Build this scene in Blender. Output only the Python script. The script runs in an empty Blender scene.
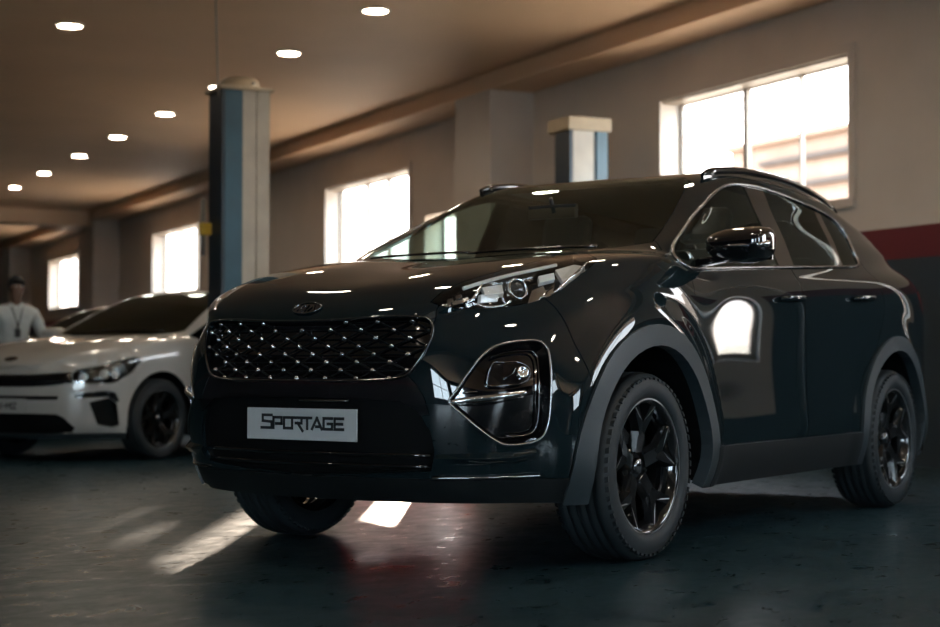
import bpy, bmesh, math, random
from mathutils import Vector, Matrix
from mathutils.bvhtree import BVHTree

random.seed(7)
scn = bpy.context.scene
col = scn.collection
PI = math.pi
V = Vector

# ------------------------------------------------------------------ camera
CAM = V((5.2461, 3.6718, 0.731))
YAW, PITCH, FPX = 3.7398, 0.0318, 1583.86
FW = V((math.cos(YAW) * math.cos(PITCH), math.sin(YAW) * math.cos(PITCH), math.sin(PITCH)))
RT = FW.cross(V((0, 0, 1))).normalized()
UP = RT.cross(FW)
cd = bpy.data.cameras.new('camera')
cam = bpy.data.objects.new('camera', cd)
col.objects.link(cam)
cam.matrix_world = Matrix(((RT.x, UP.x, -FW.x, CAM.x), (RT.y, UP.y, -FW.y, CAM.y), (RT.z, UP.z, -FW.z, CAM.z), (0, 0, 0, 1)))
cd.sensor_width = 36
cd.lens = 36 * FPX / 940
cd.clip_start = 0.05
cd.clip_end = 300
cd.dof.use_dof = True
cd.dof.focus_distance = 5.75
cd.dof.aperture_fstop = 2.4
scn.camera = cam

def ray(x, y):
    return (FW + RT * ((x - 470) / FPX) - UP * ((y - 313.5) / FPX)).normalized()

# room frame: s runs along the window wall away from the camera, D towards the window wall
fh = V((FW.x, FW.y, 0)).normalized()
rh = V((RT.x, RT.y, 0)).normalized()
RA = math.atan(815 / FPX)
RTV = fh * math.cos(RA) - rh * math.sin(RA)
RNV = fh * math.sin(RA) + rh * math.cos(RA)
C0 = V((CAM.x, CAM.y, 0))

def R(s, d, z):
    return C0 + RTV * s + RNV * d + V((0, 0, z))

# ------------------------------------------------------------------ light and exposure
scn.view_settings.view_transform = 'Standard'
scn.view_settings.look = 'None'
scn.view_settings.gamma = 1
scn.view_settings.use_curve_mapping = False
scn.view_settings.exposure = 0.40

w = bpy.data.worlds.new('sky')
scn.world = w
w.use_nodes = True
nt = w.node_tree
bg = nt.nodes['Background']
tc = nt.nodes.new('ShaderNodeTexCoord')
sx = nt.nodes.new('ShaderNodeSeparateXYZ')
cr = nt.nodes.new('ShaderNodeValToRGB')
nt.links.new(tc.outputs['Generated'], sx.inputs[0])
nt.links.new(sx.outputs['Z'], cr.inputs[0])
cr.color_ramp.elements[0].position = 0.0
cr.color_ramp.elements[0].color = (0.95, 0.82, 0.72, 1)
cr.color_ramp.elements[1].position = 0.4
cr.color_ramp.elements[1].color = (0.80, 0.86, 0.95, 1)
dt = nt.nodes.new('ShaderNodeVectorMath'); dt.operation = 'DOT_PRODUCT'
dt.inputs[1].default_value = tuple(fh)
nt.links.new(tc.outputs['Generated'], dt.inputs[0])
mr = nt.nodes.new('ShaderNodeMapRange'); mr.inputs['From Min'].default_value = -0.8; mr.inputs['From Max'].default_value = 0.5
nt.links.new(dt.outputs['Value'], mr.inputs['Value'])
mxc = nt.nodes.new('ShaderNodeMix'); mxc.data_type = 'RGBA'
nt.links.new(mr.outputs[0], mxc.inputs['Factor'])
mxc.inputs['A'].default_value = (1.35, 1.65, 1.85, 1)
nt.links.new(cr.outputs[0], mxc.inputs['B'])
nt.links.new(mxc.outputs['Result'], bg.inputs[0])
bg.inputs[1].default_value = 10.0

def look(o, d):
    o.rotation_euler = V(d).to_track_quat('-Z', 'Y').to_euler()

SUN_E = math.radians(12.4)
sun_to = (fh + rh * 0.020).normalized() * math.cos(SUN_E) + V((0, 0, math.sin(SUN_E)))
sl = bpy.data.lights.new('sun', 'SUN')
sl.energy = 16
sl.angle = math.radians(0.25)
sl.color = (1.0, 0.80, 0.62)
so = bpy.data.objects.new('sun', sl)
col.objects.link(so)
look(so, -sun_to)

# ------------------------------------------------------------------ materials
def mat(name, c, rough=0.5, metal=0.0, coat=0.0, emit=None, estr=0.0, spec=0.5, noise=None, bump=0.0, nscale=8.0, coatr=0.03):
    m = bpy.data.materials.new(name)
    m.use_nodes = True
    n = m.node_tree
    b = n.nodes['Principled BSDF']
    b.inputs['Base Color'].default_value = (*c, 1)
    b.inputs['Roughness'].default_value = rough
    b.inputs['Metallic'].default_value = metal
    b.inputs['Coat Weight'].default_value = coat
    b.inputs['Coat Roughness'].default_value = coatr
    b.inputs['Specular IOR Level'].default_value = spec
    if emit:
        b.inputs['Emission Color'].default_value = (*emit, 1)
        b.inputs['Emission Strength'].default_value = estr
    if noise or bump:
        t = n.nodes.new('ShaderNodeTexCoord')
        nz = n.nodes.new('ShaderNodeTexNoise')
        nz.inputs['Scale'].default_value = nscale
        nz.inputs['Detail'].default_value = 8
        n.links.new(t.outputs['Object'], nz.inputs['Vector'])
        if noise:
            r = n.nodes.new('ShaderNodeValToRGB')
            r.color_ramp.elements[0].position = 0.3
            r.color_ramp.elements[1].position = 0.7
            r.color_ramp.elements[0].color = (*[x * (1 - noise) for x in c], 1)
            r.color_ramp.elements[1].color = (*[min(1, x * (1 + noise)) for x in c], 1)
            n.links.new(nz.outputs['Fac'], r.inputs[0])
            n.links.new(r.outputs[0], b.inputs['Base Color'])
        if bump:
            bp = n.nodes.new('ShaderNodeBump')
            bp.inputs['Strength'].default_value = bump
            bp.inputs['Distance'].default_value = 0.01
            n.links.new(nz.outputs['Fac'], bp.inputs['Height'])
            n.links.new(bp.outputs[0], b.inputs['Normal'])
    return m

def glass(name, tint, refl=(1.0, 1.0, 1.0)):
    m = bpy.data.materials.new(name)
    m.use_nodes = True
    n = m.node_tree
    n.nodes.remove(n.nodes['Principled BSDF'])
    out = n.nodes['Material Output']
    tr = n.nodes.new('ShaderNodeBsdfTransparent')
    tr.inputs[0].default_value = (*tint, 1)
    gl = n.nodes.new('ShaderNodeBsdfGlossy')
    gl.inputs['Roughness'].default_value = 0.01
    gl.inputs[0].default_value = (*refl, 1)
    fr = n.nodes.new('ShaderNodeFresnel')
    ge = n.nodes.new('ShaderNodeNewGeometry')
    io = n.nodes.new('ShaderNodeMapRange')
    io.inputs['To Min'].default_value = 1.5
    io.inputs['To Max'].default_value = 1 / 1.5
    n.links.new(ge.outputs['Backfacing'], io.inputs['Value'])
    n.links.new(io.outputs[0], fr.inputs[0])
    mx = n.nodes.new('ShaderNodeMixShader')
    n.links.new(fr.outputs[0], mx.inputs[0])
    n.links.new(tr.outputs[0], mx.inputs[1])
    n.links.new(gl.outputs[0], mx.inputs[2])
    n.links.new(mx.outputs[0], out.inputs[0])
    return m

def floor_material():
    m = bpy.data.materials.new('polished_concrete')
    m.use_nodes = True
    n = m.node_tree
    b = n.nodes['Principled BSDF']
    t = n.nodes.new('ShaderNodeTexCoord')
    a = n.nodes.new('ShaderNodeTexNoise'); a.inputs['Scale'].default_value = 0.9; a.inputs['Detail'].default_value = 9; a.inputs['Roughness'].default_value = 0.62
    c = n.nodes.new('ShaderNodeTexNoise'); c.inputs['Scale'].default_value = 7; c.inputs['Detail'].default_value = 10; c.inputs['Roughness'].default_value = 0.7; c.inputs['Distortion'].default_value = 0.6
    mp = n.nodes.new('ShaderNodeMapping'); mp.inputs['Rotation'].default_value = (0, 0, 0.5); mp.inputs['Scale'].default_value = (0.8, 1.3, 1)
    n.links.new(t.outputs['Object'], a.inputs['Vector'])
    n.links.new(t.outputs['Object'], mp.inputs[0]); n.links.new(mp.outputs[0], c.inputs['Vector'])
    r = n.nodes.new('ShaderNodeValToRGB')
    r.color_ramp.elements[0].position = 0.36; r.color_ramp.elements[0].color = (0.007, 0.019, 0.026, 1)
    r.color_ramp.elements[1].position = 0.66; r.color_ramp.elements[1].color = (0.021, 0.047, 0.060, 1)
    ad = n.nodes.new('ShaderNodeMath'); ad.operation = 'ADD'
    ml = n.nodes.new('ShaderNodeMath'); ml.operation = 'MULTIPLY'; ml.inputs[1].default_value = 0.5
    n.links.new(a.outputs['Fac'], ad.inputs[0]); n.links.new(c.outputs['Fac'], ad.inputs[1])
    n.links.new(ad.outputs[0], ml.inputs[0]); n.links.new(ml.outputs[0], r.inputs[0])
    n.links.new(r.outputs[0], b.inputs['Base Color'])
    b.inputs['Specular IOR Level'].default_value = 0.16
    rr = n.nodes.new('ShaderNodeMapRange')
    rr.inputs['From Min'].default_value = 0.3; rr.inputs['From Max'].default_value = 0.7
    rr.inputs['To Min'].default_value = 0.22; rr.inputs['To Max'].default_value = 0.46
    n.links.new(c.outputs['Fac'], rr.inputs['Value'])
    n.links.new(rr.outputs[0], b.inputs['Roughness'])
    bp = n.nodes.new('ShaderNodeBump'); bp.inputs['Strength'].default_value = 0.015; bp.inputs['Distance'].default_value = 0.004
    n.links.new(c.outputs['Fac'], bp.inputs['Height']); n.links.new(bp.outputs[0], b.inputs['Normal'])
    return m

M = dict(
    paint=mat('dark_green_grey_paint', (0.0055, 0.011, 0.0135), 0.3, 0.0, 1.0, spec=0.0, coatr=0.02),
    white=mat('white_paint', (0.35, 0.355, 0.34), 0.3, 0.0, 1.0),
    grey_paint=mat('dark_silver_paint', (0.05, 0.055, 0.06), 0.25, 0.5, 1.0),
    gloss_black=mat('gloss_black', (0.004, 0.004, 0.005), 0.08, 0.0, 1.0),
    plastic=mat('matte_black_plastic', (0.014, 0.023, 0.028), 0.5, 0.0, noise=0.1, bump=0.1, nscale=300),
    sill=mat('black_sill_plastic', (0.007, 0.009, 0.010), 0.5, 0.0, spec=0.25, noise=0.1),
    dark=mat('dark_lining', (0.004, 0.0045, 0.005), 0.8, spec=0.1),
    rubber=mat('tyre_rubber', (0.009, 0.014, 0.017), 0.6, 0.0, spec=0.4),
    chrome=mat('satin_chrome', (0.55, 0.55, 0.55), 0.18, 1.0),
    trimchrome=mat('window_trim_chrome', (0.32, 0.32, 0.32), 0.25, 1.0),
    dchrome=mat('dark_chrome', (0.16, 0.165, 0.17), 0.12, 1.0),
    alloy=mat('black_alloy', (0.03, 0.032, 0.034), 0.12, 0.8, 1.0),
    alloyface=mat('machined_alloy_edge', (0.5, 0.5, 0.5), 0.3, 1.0),
    silver=mat('silver_alloy', (0.07, 0.07, 0.07), 0.25, 1.0),
    steel=mat('brake_steel', (0.25, 0.25, 0.25), 0.3, 1.0),
    reflector=mat('lamp_reflector', (0.85, 0.86, 0.88), 0.15, 1.0),
    white_plastic=mat('lamp_white_lens', (0.8, 0.8, 0.78), 0.2, 0, 1.0),
    glass=glass('car_glass', (0.58, 0.68, 0.64), (.70, .84, .84)),
    privacy=glass('privacy_glass', (0.05, 0.06, 0.06), (.6, .72, .75)),
    lens=glass('clear_lens', (0.82, 0.84, 0.85)),
    pane=glass('window_pane', (0.95, 0.96, 0.97)),
    seat=mat('seat_leather', (0.016, 0.016, 0.017), 0.5, noise=0.15, bump=0.2, nscale=60),
    plate=mat('plate_white', (0.42, 0.45, 0.46), 0.35, noise=0.03),
    ink=mat('plate_ink', (0.006, 0.010, 0.014), 0.5),
    tail=mat('tail_lamp_red', (0.25, 0.008, 0.006), 0.15, 0, 1.0),
    amber=mat('amber_lens', (0.5, 0.16, 0.02), 0.2, 0, 1.0),
    floor=floor_material(),
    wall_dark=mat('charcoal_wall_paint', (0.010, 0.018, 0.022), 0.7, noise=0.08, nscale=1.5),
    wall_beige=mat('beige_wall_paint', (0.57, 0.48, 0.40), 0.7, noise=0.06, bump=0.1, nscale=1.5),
    wall_red=mat('red_wall_band', (0.11, 0.007, 0.012), 0.5, noise=0.06, nscale=2),
    wall_slate=mat('slate_wall_paint', (0.018, 0.030, 0.040), 0.5, noise=0.08, nscale=2),
    ceiling=mat('ceiling_paint', (0.72, 0.46, 0.28), 0.65, noise=0.05, bump=0.08, nscale=0.8),
    wframe=mat('window_frame_paint', (0.28, 0.22, 0.17), 0.5, noise=0.08, nscale=5),
    trimring=mat('downlight_ring', (0.6, 0.55, 0.5), 0.4),
    led=mat('downlight_led', (1, 1, 1), 0.5, emit=(1.0, 0.86, 0.68), estr=85),
    red_glow=mat('added_red_glow', (0.4, 0.01, 0.01), 0.4, emit=(1.0, 0.07, 0.03), estr=4),
    blue=mat('blue_steel_paint', (0.008, 0.055, 0.080), 0.35, noise=0.15, nscale=6),
    navy=mat('navy_paint_and_shade', (0.006, 0.016, 0.026), 0.4, noise=0.1, nscale=6),
    beige_steel=mat('beige_steel_paint', (0.40, 0.33, 0.25), 0.4, noise=0.08, nscale=6),
    tan=mat('tan_cap', (0.42, 0.31, 0.19), 0.5, noise=0.08, nscale=10),
    yellow=mat('yellow_plastic', (0.55, 0.33, 0.02), 0.4),
    cable=mat('grey_cable', (0.2, 0.18, 0.16), 0.5),
    skin=mat('skin', (0.16, 0.085, 0.055), 0.55, noise=0.06, nscale=30),
    hair=mat('dark_hair', (0.008, 0.007, 0.006), 0.6, noise=0.3, bump=0.4, nscale=120),
    shirt=mat('pale_shirt_cloth', (0.42, 0.44, 0.42), 0.8, noise=0.06, bump=0.3, nscale=25),
    trouser=mat('dark_trouser_cloth', (0.015, 0.017, 0.022), 0.85, noise=0.1, bump=0.2, nscale=40),
    shoe=mat('shoe_leather', (0.01, 0.008, 0.007), 0.4),
    brick=mat('tan_brick_facade', (0.21, 0.135, 0.095), 0.8, noise=0.12, nscale=3),
    darkline=mat('dark_cornice', (0.05, 0.035, 0.028), 0.8, noise=0.1, nscale=3),
)

# ------------------------------------------------------------------ mesh helpers
def tag(o, label=None, cat=None, group=None, kind=None):
    if label: o['label'] = label
    if cat: o['category'] = cat
    if group: o['group'] = group
    if kind: o['kind'] = kind
    return o

def empty(name, loc=(0, 0, 0), rz=0.0):
    o = bpy.data.objects.new(name, None)
    o.empty_display_size = 0.2
    col.objects.link(o)
    o.location = loc
    o.rotation_euler = (0, 0, rz)
    return o

class MB:
    def __init__(s):
        s.v = []; s.f = []; s.sm = []
    def add(s, vs, fs, smooth=False):
        n = len(s.v)
        s.v += [V(p) for p in vs]
        for f in fs:
            s.f.append([i + n for i in f]); s.sm.append(smooth)
    def hexa(s, p, smooth=False):      # 8 corners: bottom 4 ccw, top 4
        s.add(p, [(3, 2, 1, 0), (4, 5, 6, 7), (0, 1, 5, 4), (1, 2, 6, 5), (2, 3, 7, 6), (3, 0, 4, 7)], smooth)
    def box(s, c, d, rz=0, M4=None):
        hx, hy, hz = d[0] / 2, d[1] / 2, d[2] / 2
        P = [V((a * hx, b * hy, e * hz)) for e in (-1, 1) for a, b in ((-1, -1), (1, -1), (1, 1), (-1, 1))]
        if rz: P = [Matrix.Rotation(rz, 3, 'Z') @ p for p in P]
        P = [p + V(c) for p in P]
        if M4 is not None: P = [M4 @ p for p in P]
        s.hexa(P)
    def rbox(s, s0, s1, d0, d1, z0, z1):   # room frame box
        P = []
        for z in (z0, z1):
            P += [R(s0, d0, z), R(s0, d1, z), R(s1, d1, z), R(s1, d0, z)]
        s.hexa(P[:4][::-1] + P[4:][::-1])
    def tube(s, pts, r, n=10, closed=False, caps=True, flat=None):
        pts = [V(p) for p in pts]
        N = len(pts)
        rings = []
        prev = None
        for i, p in enumerate(pts):
            a = pts[(i - 1) % N] if (closed or i > 0) else p
            b = pts[(i + 1) % N] if (closed or i < N - 1) else p
            t = (b - a).normalized()
            if prev is None:
                u = t.orthogonal().normalized()
            else:
                u = (prev - t * prev.dot(t)).normalized()
            prev = u
            w_ = t.cross(u)
            rr = r[i] if isinstance(r, (list, tuple)) else r
            rings.append([p + (u * math.cos(2 * PI * k / n) + w_ * math.sin(2 * PI * k / n)) * rr for k in range(n)])
        base = len(s.v)
        for rg in rings: s.v += rg
        M_ = N if closed else N - 1
        for i in range(M_):
            for k in range(n):
                a = base + i * n + k; b = base + i * n + (k + 1) % n
                c = base + ((i + 1) % N) * n + (k + 1) % n; d = base + ((i + 1) % N) * n + k
                s.f.append([a, b, c, d]); s.sm.append(True)
        if caps and not closed:
            s.f.append([base + k for k in range(n)][::-1]); s.sm.append(False)
            s.f.append([base + (N - 1) * n + k for k in range(n)]); s.sm.append(False)
    def lathe(s, prof, n=48, axis='Y', M4=None, smooth=True):   # prof: (radius, along axis)
        base = len(s.v)
        for r, h in prof:
            for k in range(n):
                a = 2 * PI * k / n
                p = V((r * math.cos(a), h, r * math.sin(a))) if axis == 'Y' else (V((r * math.cos(a), r * math.sin(a), h)) if axis == 'Z' else V((h, r * math.cos(a), r * math.sin(a))))
                s.v.append(M4 @ p if M4 is not None else p)
        for i in range(len(prof) - 1):
            for k in range(n):
                a = base + i * n + k; b = base + i * n + (k + 1) % n
                s.f.append([a, b, b + n, a + n]); s.sm.append(smooth)
    def prism(s, poly, o, e1, e2, n, d):    # polygon in e1/e2 from origin o, extruded d along n
        k = len(poly)
        o, e1, e2, n = V(o), V(e1), V(e2), V(n)
        A = [o + e1 * p[0] + e2 * p[1] for p in poly]
        s.add(A + [p + n * d for p in A], [list(range(k))[::-1], [k + i for i in range(k)]] + [(i, (i + 1) % k, k + (i + 1) % k, k + i) for i in range(k)])
    def build(s, name, m, parent=None, fix=True, bevel=0.0, angle=None):
        me = bpy.data.meshes.new(name)
        me.from_pydata([tuple(p) for p in s.v], [], s.f)
        me.polygons.foreach_set('use_smooth', s.sm)
        me.materials.append(m)
        if fix:
            b = bmesh.new(); b.from_mesh(me)
            bmesh.ops.recalc_face_normals(b, faces=b.faces)
            b.to_mesh(me); b.free()
        me.validate()
        o = bpy.data.objects.new(name, me)
        col.objects.link(o)
        if parent is not None: o.parent = parent
        if bevel:
            md = o.modifiers.new('bevel', 'BEVEL'); md.width = bevel; md.segments = 2; md.limit_method = 'ANGLE'
        return o

def subsurf_mesh(verts, faces, level, creases=None):
    me = bpy.data.meshes.new('tmp')
    me.from_pydata([tuple(v) for v in verts], [], faces)
    me.polygons.foreach_set('use_smooth', [True] * len(faces))
    if creases:
        at = me.attributes.new('crease_edge', 'FLOAT', 'EDGE')
        vals = [creases.get(tuple(sorted(e.vertices)), 0.0) for e in me.edges]
        at.data.foreach_set('value', vals)
    o = bpy.data.objects.new('tmp', me)
    col.objects.link(o)
    md = o.modifiers.new('s', 'SUBSURF')
    md.levels = level; md.render_levels = level
    bpy.context.view_layer.update()
    dg = bpy.context.evaluated_depsgraph_get()
    ev = bpy.data.meshes.new_from_object(o.evaluated_get(dg))
    bpy.data.objects.remove(o)
    return ev

def skin_mesh(name, pts, edges, m, parent, root=0, level=2, smooth_extra=0):
    """pts: (x,y,z,rx,ry)"""
    me = bpy.data.meshes.new(name)
    me.from_pydata([p[:3] for p in pts], edges, [])
    o = bpy.data.objects.new(name, me)
    col.objects.link(o)
    bpy.context.view_layer.objects.active = o
    md = o.modifiers.new('skin', 'SKIN')
    md.use_smooth_shade = True
    sv = me.skin_vertices[0].data
    for i, p in enumerate(pts):
        sv[i].radius = (p[3], p[4]); sv[i].use_root = (i == root)
    ss = o.modifiers.new('sub', 'SUBSURF'); ss.levels = level; ss.render_levels = level
    bpy.context.view_layer.update()
    dg = bpy.context.evaluated_depsgraph_get()
    ev = bpy.data.meshes.new_from_object(o.evaluated_get(dg))
    bpy.data.objects.remove(o)
    ev.name = name
    ev.materials.clear(); ev.materials.append(m)
    ev.polygons.foreach_set('use_smooth', [True] * len(ev.polygons))
    o = bpy.data.objects.new(name, ev)
    col.objects.link(o); o.parent = parent
    return o

def catmull(pts, n=4, closed=False):
    out = []
    N = len(pts); pts = [V(p) for p in pts]
    rng = range(N if closed else N - 1)
    for i in rng:
        p0 = pts[(i - 1) % N] if (closed or i > 0) else pts[0] * 2 - pts[1]
        p1 = pts[i]; p2 = pts[(i + 1) % N]
        p3 = pts[(i + 2) % N] if (closed or i + 2 < N) else p2 * 2 - p1
        for k in range(n):
            t = k / n
            out.append(0.5 * ((2 * p1) + (p2 - p0) * t + (2 * p0 - 5 * p1 + 4 * p2 - p3) * t * t + (3 * p1 - p0 - 3 * p2 + p3) * t ** 3))
    if not closed: out.append(pts[-1])
    return out

# ------------------------------------------------------------------ room shell
CEIL = 3.70
S0, S1, DL = -9.0, 44.0, -9.0
mb = MB(); mb.rbox(S0 - .3, S1 + .3, DL - .3, 8.4, -0.2, 0.0)
fl = tag(mb.build('floor', M['floor']), kind='structure')
mb = MB(); mb.rbox(S0 - .3, S1 + .3, DL - .3, 8.4, CEIL, CEIL + .2)
ce = tag(mb.build('ceiling', M['ceiling']), kind='structure')

WIN = [(9.27, 11.78), (17.12, 19.75), (25.3, 28.05), (33.8, 36.5)]
ZB, ZT = 1.98, 3.08
REFL_WIN = (5.38, 5.70, .66, 2.9)  # unseen window added for the bright reflection on the SUV door
REFL_WIN2 = (6.15, 7.0, .9, 2.9)  # second unseen window added for reflections along the SUV side
REFL_WIN3 = (1.1, 3.65, 1.4, 3.2)  # unseen window, enlarged for reflections around the wheel arch
REFL_WIN4 = (-8.2, -3.4, 1.2, 3.4)  # unseen window, widened and raised for reflections on the bumper corner
SUN_OPEN = (15.6, 16.7, 1.03, 2.46)     # added opening hidden behind the SUV, lets sun onto the floor
SUN_SLOTS = [(15.95, 16.66, 1.05, 2.44)]
def wall_with_openings(s0, s1, place, z0, z1, ops, mb):
    """fill a wall band between z0 and z1 with boxes around the openings"""
    xs = sorted({s0, s1} | {min(max(x, s0), s1) for o in ops for x in o[:2]})
    for a, b in zip(xs, xs[1:]):
        if b - a < 1e-6: continue
        mid = (a + b) / 2
        cuts = sorted([(max(o[2], z0), min(o[3], z1)) for o in ops if o[0] < mid < o[1] and o[3] > z0 and o[2] < z1])
        z = z0
        for c0, c1 in cuts:
            if c0 > z: place(mb, a, b, z, c0)
            z = max(z, c1)
        if z < z1: place(mb, a, b, z, z1)
OPS = [(a, b, ZB, ZT) for a, b in WIN] + [SUN_OPEN, REFL_WIN, REFL_WIN2, REFL_WIN3, REFL_WIN4]
pw = lambda mb, a, b, z, zz: mb.rbox(a, b, 8.0, 8.25, z, zz)
wr = empty('wall_right', (0, 0, 0)); tag(wr, kind='structure')
for nm, m, z0, z1 in (('wall_lower', 'wall_slate', 0, 1.49), ('wall_band', 'wall_red', 1.49, 1.72), ('wall_upper', 'wall_beige', 1.72, CEIL)):
    mb = MB(); wall_with_openings(S0, S1, pw, z0, z1, OPS, mb); mb.build(nm, M[m], wr)
# piers every bay, running up to the bulkhead, and the bulkhead itself
for k in range(-2, 4):
    s = 14.12 + 8.17 * k
    pr = empty('trim_%d' % (k + 3)); tag(pr, kind='structure')
    for nm, m, z0, z1 in (('pier_lower', 'wall_slate', 0, 1.49), ('pier_band', 'wall_red', 1.49, 1.72), ('pier_upper', 'wall_beige', 1.72, 3.52)):
        mb = MB(); mb.rbox(s, s + .8, 7.5, 7.998, z0, z1); mb.build(nm, M[m], pr)
mb = MB(); mb.rbox(S0 + .002, S1 - .002, 7.5, 7.998, 3.522, CEIL - .002); tag(mb.build('trim_10', M['ceiling']), kind='structure')
for k, s in enumerate((-2.2, 30.6)):
    mb = MB(); mb.rbox(s, s + .6, DL + .002, 7.49, 3.40, CEIL - .002); tag(mb.build('trim_%d' % (11 + k), M['ceiling']), kind='structure')
# left wall, far wall, back wall (behind the camera, with two unseen windows added for reflections)
wl = empty('wall_left'); tag(wl, kind='structure')
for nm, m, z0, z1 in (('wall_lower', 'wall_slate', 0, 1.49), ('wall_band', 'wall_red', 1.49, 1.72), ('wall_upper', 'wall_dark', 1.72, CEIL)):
    mb = MB(); wall_with_openings(S0, S1, lambda m_, a, b, z, zz: m_.rbox(a, b, DL - .25, DL, z, zz), z0, z1, [(-8.7, -4.8, .8, 3.4)], mb); mb.build(nm, M[m], wl)
wf = empty('wall_far'); tag(wf, kind='structure')
for nm, m, z0, z1 in (('wall_lower', 'wall_slate', 0, 1.49), ('wall_band', 'wall_red', 1.49, 1.72), ('wall_upper', 'wall_beige', 1.72, CEIL)):
    mb = MB(); mb.rbox(S1, S1 + .25, DL - .25, 8.25, z0, z1); mb.build(nm, M[m], wf)
BOPS = [(-8.8, -6.0, .6, 3.3), (.2, 1.6, .6, 3.2)]
pb = lambda mb, a, b, z, zz: mb.rbox(S0 - .25, S0, a, b, z, zz)
wb = empty('wall_back'); tag(wb, kind='structure')
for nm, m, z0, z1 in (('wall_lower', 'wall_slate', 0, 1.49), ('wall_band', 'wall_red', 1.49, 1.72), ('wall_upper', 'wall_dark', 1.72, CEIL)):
    mb = MB(); wall_with_openings(DL - .25, 8.25, pb, z0, z1, BOPS, mb); mb.build(nm, M[m], wb)

def wall_window(n, s0, s1, z0, z1, mull, wood='wframe'):
    r = empty('window_%d' % n, R((s0 + s1) / 2, 8.2, z0)); tag(r, kind='structure')
    org = V(r.location)
    f = MB(); t = .03; A, B = 8.19, 8.23
    f.rbox(s0, s1, A, B, z0, z0 + t); f.rbox(s0, s1, A, B, z1 - t, z1)
    f.rbox(s0, s0 + t, A, B, z0 + t, z1 - t); f.rbox(s1 - t, s1, A, B, z0 + t, z1 - t)
    f.rbox(s0, s1, 8.002, A - .001, z1 - .02, z1)
    f.v = [p - org for p in f.v]
    f.build('window_frame', M[wood], r)
    f = MB()   # flat surround on the room side
    q = .07
    f.rbox(s0 - q, s1 + q, 7.975, 7.999, z1, z1 + q); f.rbox(s0 - q, s1 + q, 7.96, 7.999, z0 - q, z0)
    f.rbox(s0 - q, s0, 7.975, 7.999, z0, z1); f.rbox(s1, s1 + q, 7.975, 7.999, z0, z1)
    f.v = [p - org for p in f.v]
    f.build('surround', M['wall_beige'], r)
    for c, wd in mull:
        g = MB(); g.rbox(s0 + c - wd / 2, s0 + c + wd / 2, A - .01, B, z0 + t, z1 - t); g.v = [p - org for p in g.v]
        g.build('mullion', M[wood], r)
    g = MB(); g.rbox(s0 + t, s1 - t, 8.195, 8.203, z0 + t, z1 - t); g.v = [p - org for p in g.v]
    g.build('pane', M['pane'], r)
for i, (a, b) in enumerate(WIN):
    if i == 0: mull = [(1.54, .05), (.82, .012)]
    elif i == 1: mull = [(1.04, .035), (1.70, .035)]
    else: mull = [(.8, .03), (1.7, .04)]
    wall_window(i + 1, a, b, ZB, ZT, mull)
wall_window(7, *REFL_WIN, [])
wall_window(8, *REFL_WIN2, [(.42, .03)])
wall_window(5, *REFL_WIN3, [(.8, .04), (1.7, .04)])
wall_window(6, *REFL_WIN4, [(1.2, .05), (2.4, .05), (3.6, .05)])
mb = MB(); wall_with_openings(SUN_OPEN[0], SUN_OPEN[1], lambda m_, a, b, z, zz: m_.rbox(a, b, 8.23, 8.25, z, zz), SUN_OPEN[2], SUN_OPEN[3], SUN_SLOTS, mb)
tag(mb.build('trim_13', M['wall_slate']), kind='structure')  # added panel, its slot shapes the sun patch under the SUV
for i, o in enumerate(BOPS):
    r = empty('window_%d' % (i + 9), R(S0 - .1, o[0], o[2])); tag(r, kind='structure')
    f = MB(); org = V(r.location); t = .06
    for a, b, z0, z1 in ((o[0], o[1], o[2], o[2] + t), (o[0], o[1], o[3] - t, o[3]), (o[0], o[0] + t, o[2], o[3]), (o[1] - t, o[1], o[2], o[3]),
                         ((o[0] + o[1]) / 2 - .04, (o[0] + o[1]) / 2 + .04, o[2], o[3]), (o[0], o[1], 2.05, 2.13)):
        f.rbox(S0 - .14, S0 - .07, a, b, z0, z1)
    f.v = [p - org for p in f.v]; f.build('window_frame', M['wframe'], r)
    g = MB(); g.rbox(S0 - .11, S0 - .105, o[0] + t, o[1] - t, o[2] + t, o[3] - t); g.v = [p - org for p in g.v]; g.build('pane', M['pane'], r)

r = empty('window_12', R(-8.7, DL - .12, .8)); tag(r, kind='structure'); org = V(r.location)  # unseen left window, added for the reflection beside the fog lamp
f = MB()
for a, b, z0, z1 in ((-8.7, -4.8, .8, .86), (-8.7, -4.8, 3.34, 3.4), (-8.7, -8.64, .86, 3.34), (-4.86, -4.8, .86, 3.34), (-6.8, -6.72, .86, 3.34), (-8.64, -4.86, 2.2, 2.27)): f.rbox(a, b, DL - .15, DL - .09, z0, z1)
f.v = [p - org for p in f.v]; f.build('window_frame', M['wframe'], r)
g = MB(); g.rbox(-8.64, -4.86, DL - .125, DL - .12, .86, 3.34); g.v = [p - org for p in g.v]; g.build('pane', M['pane'], r)

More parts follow.
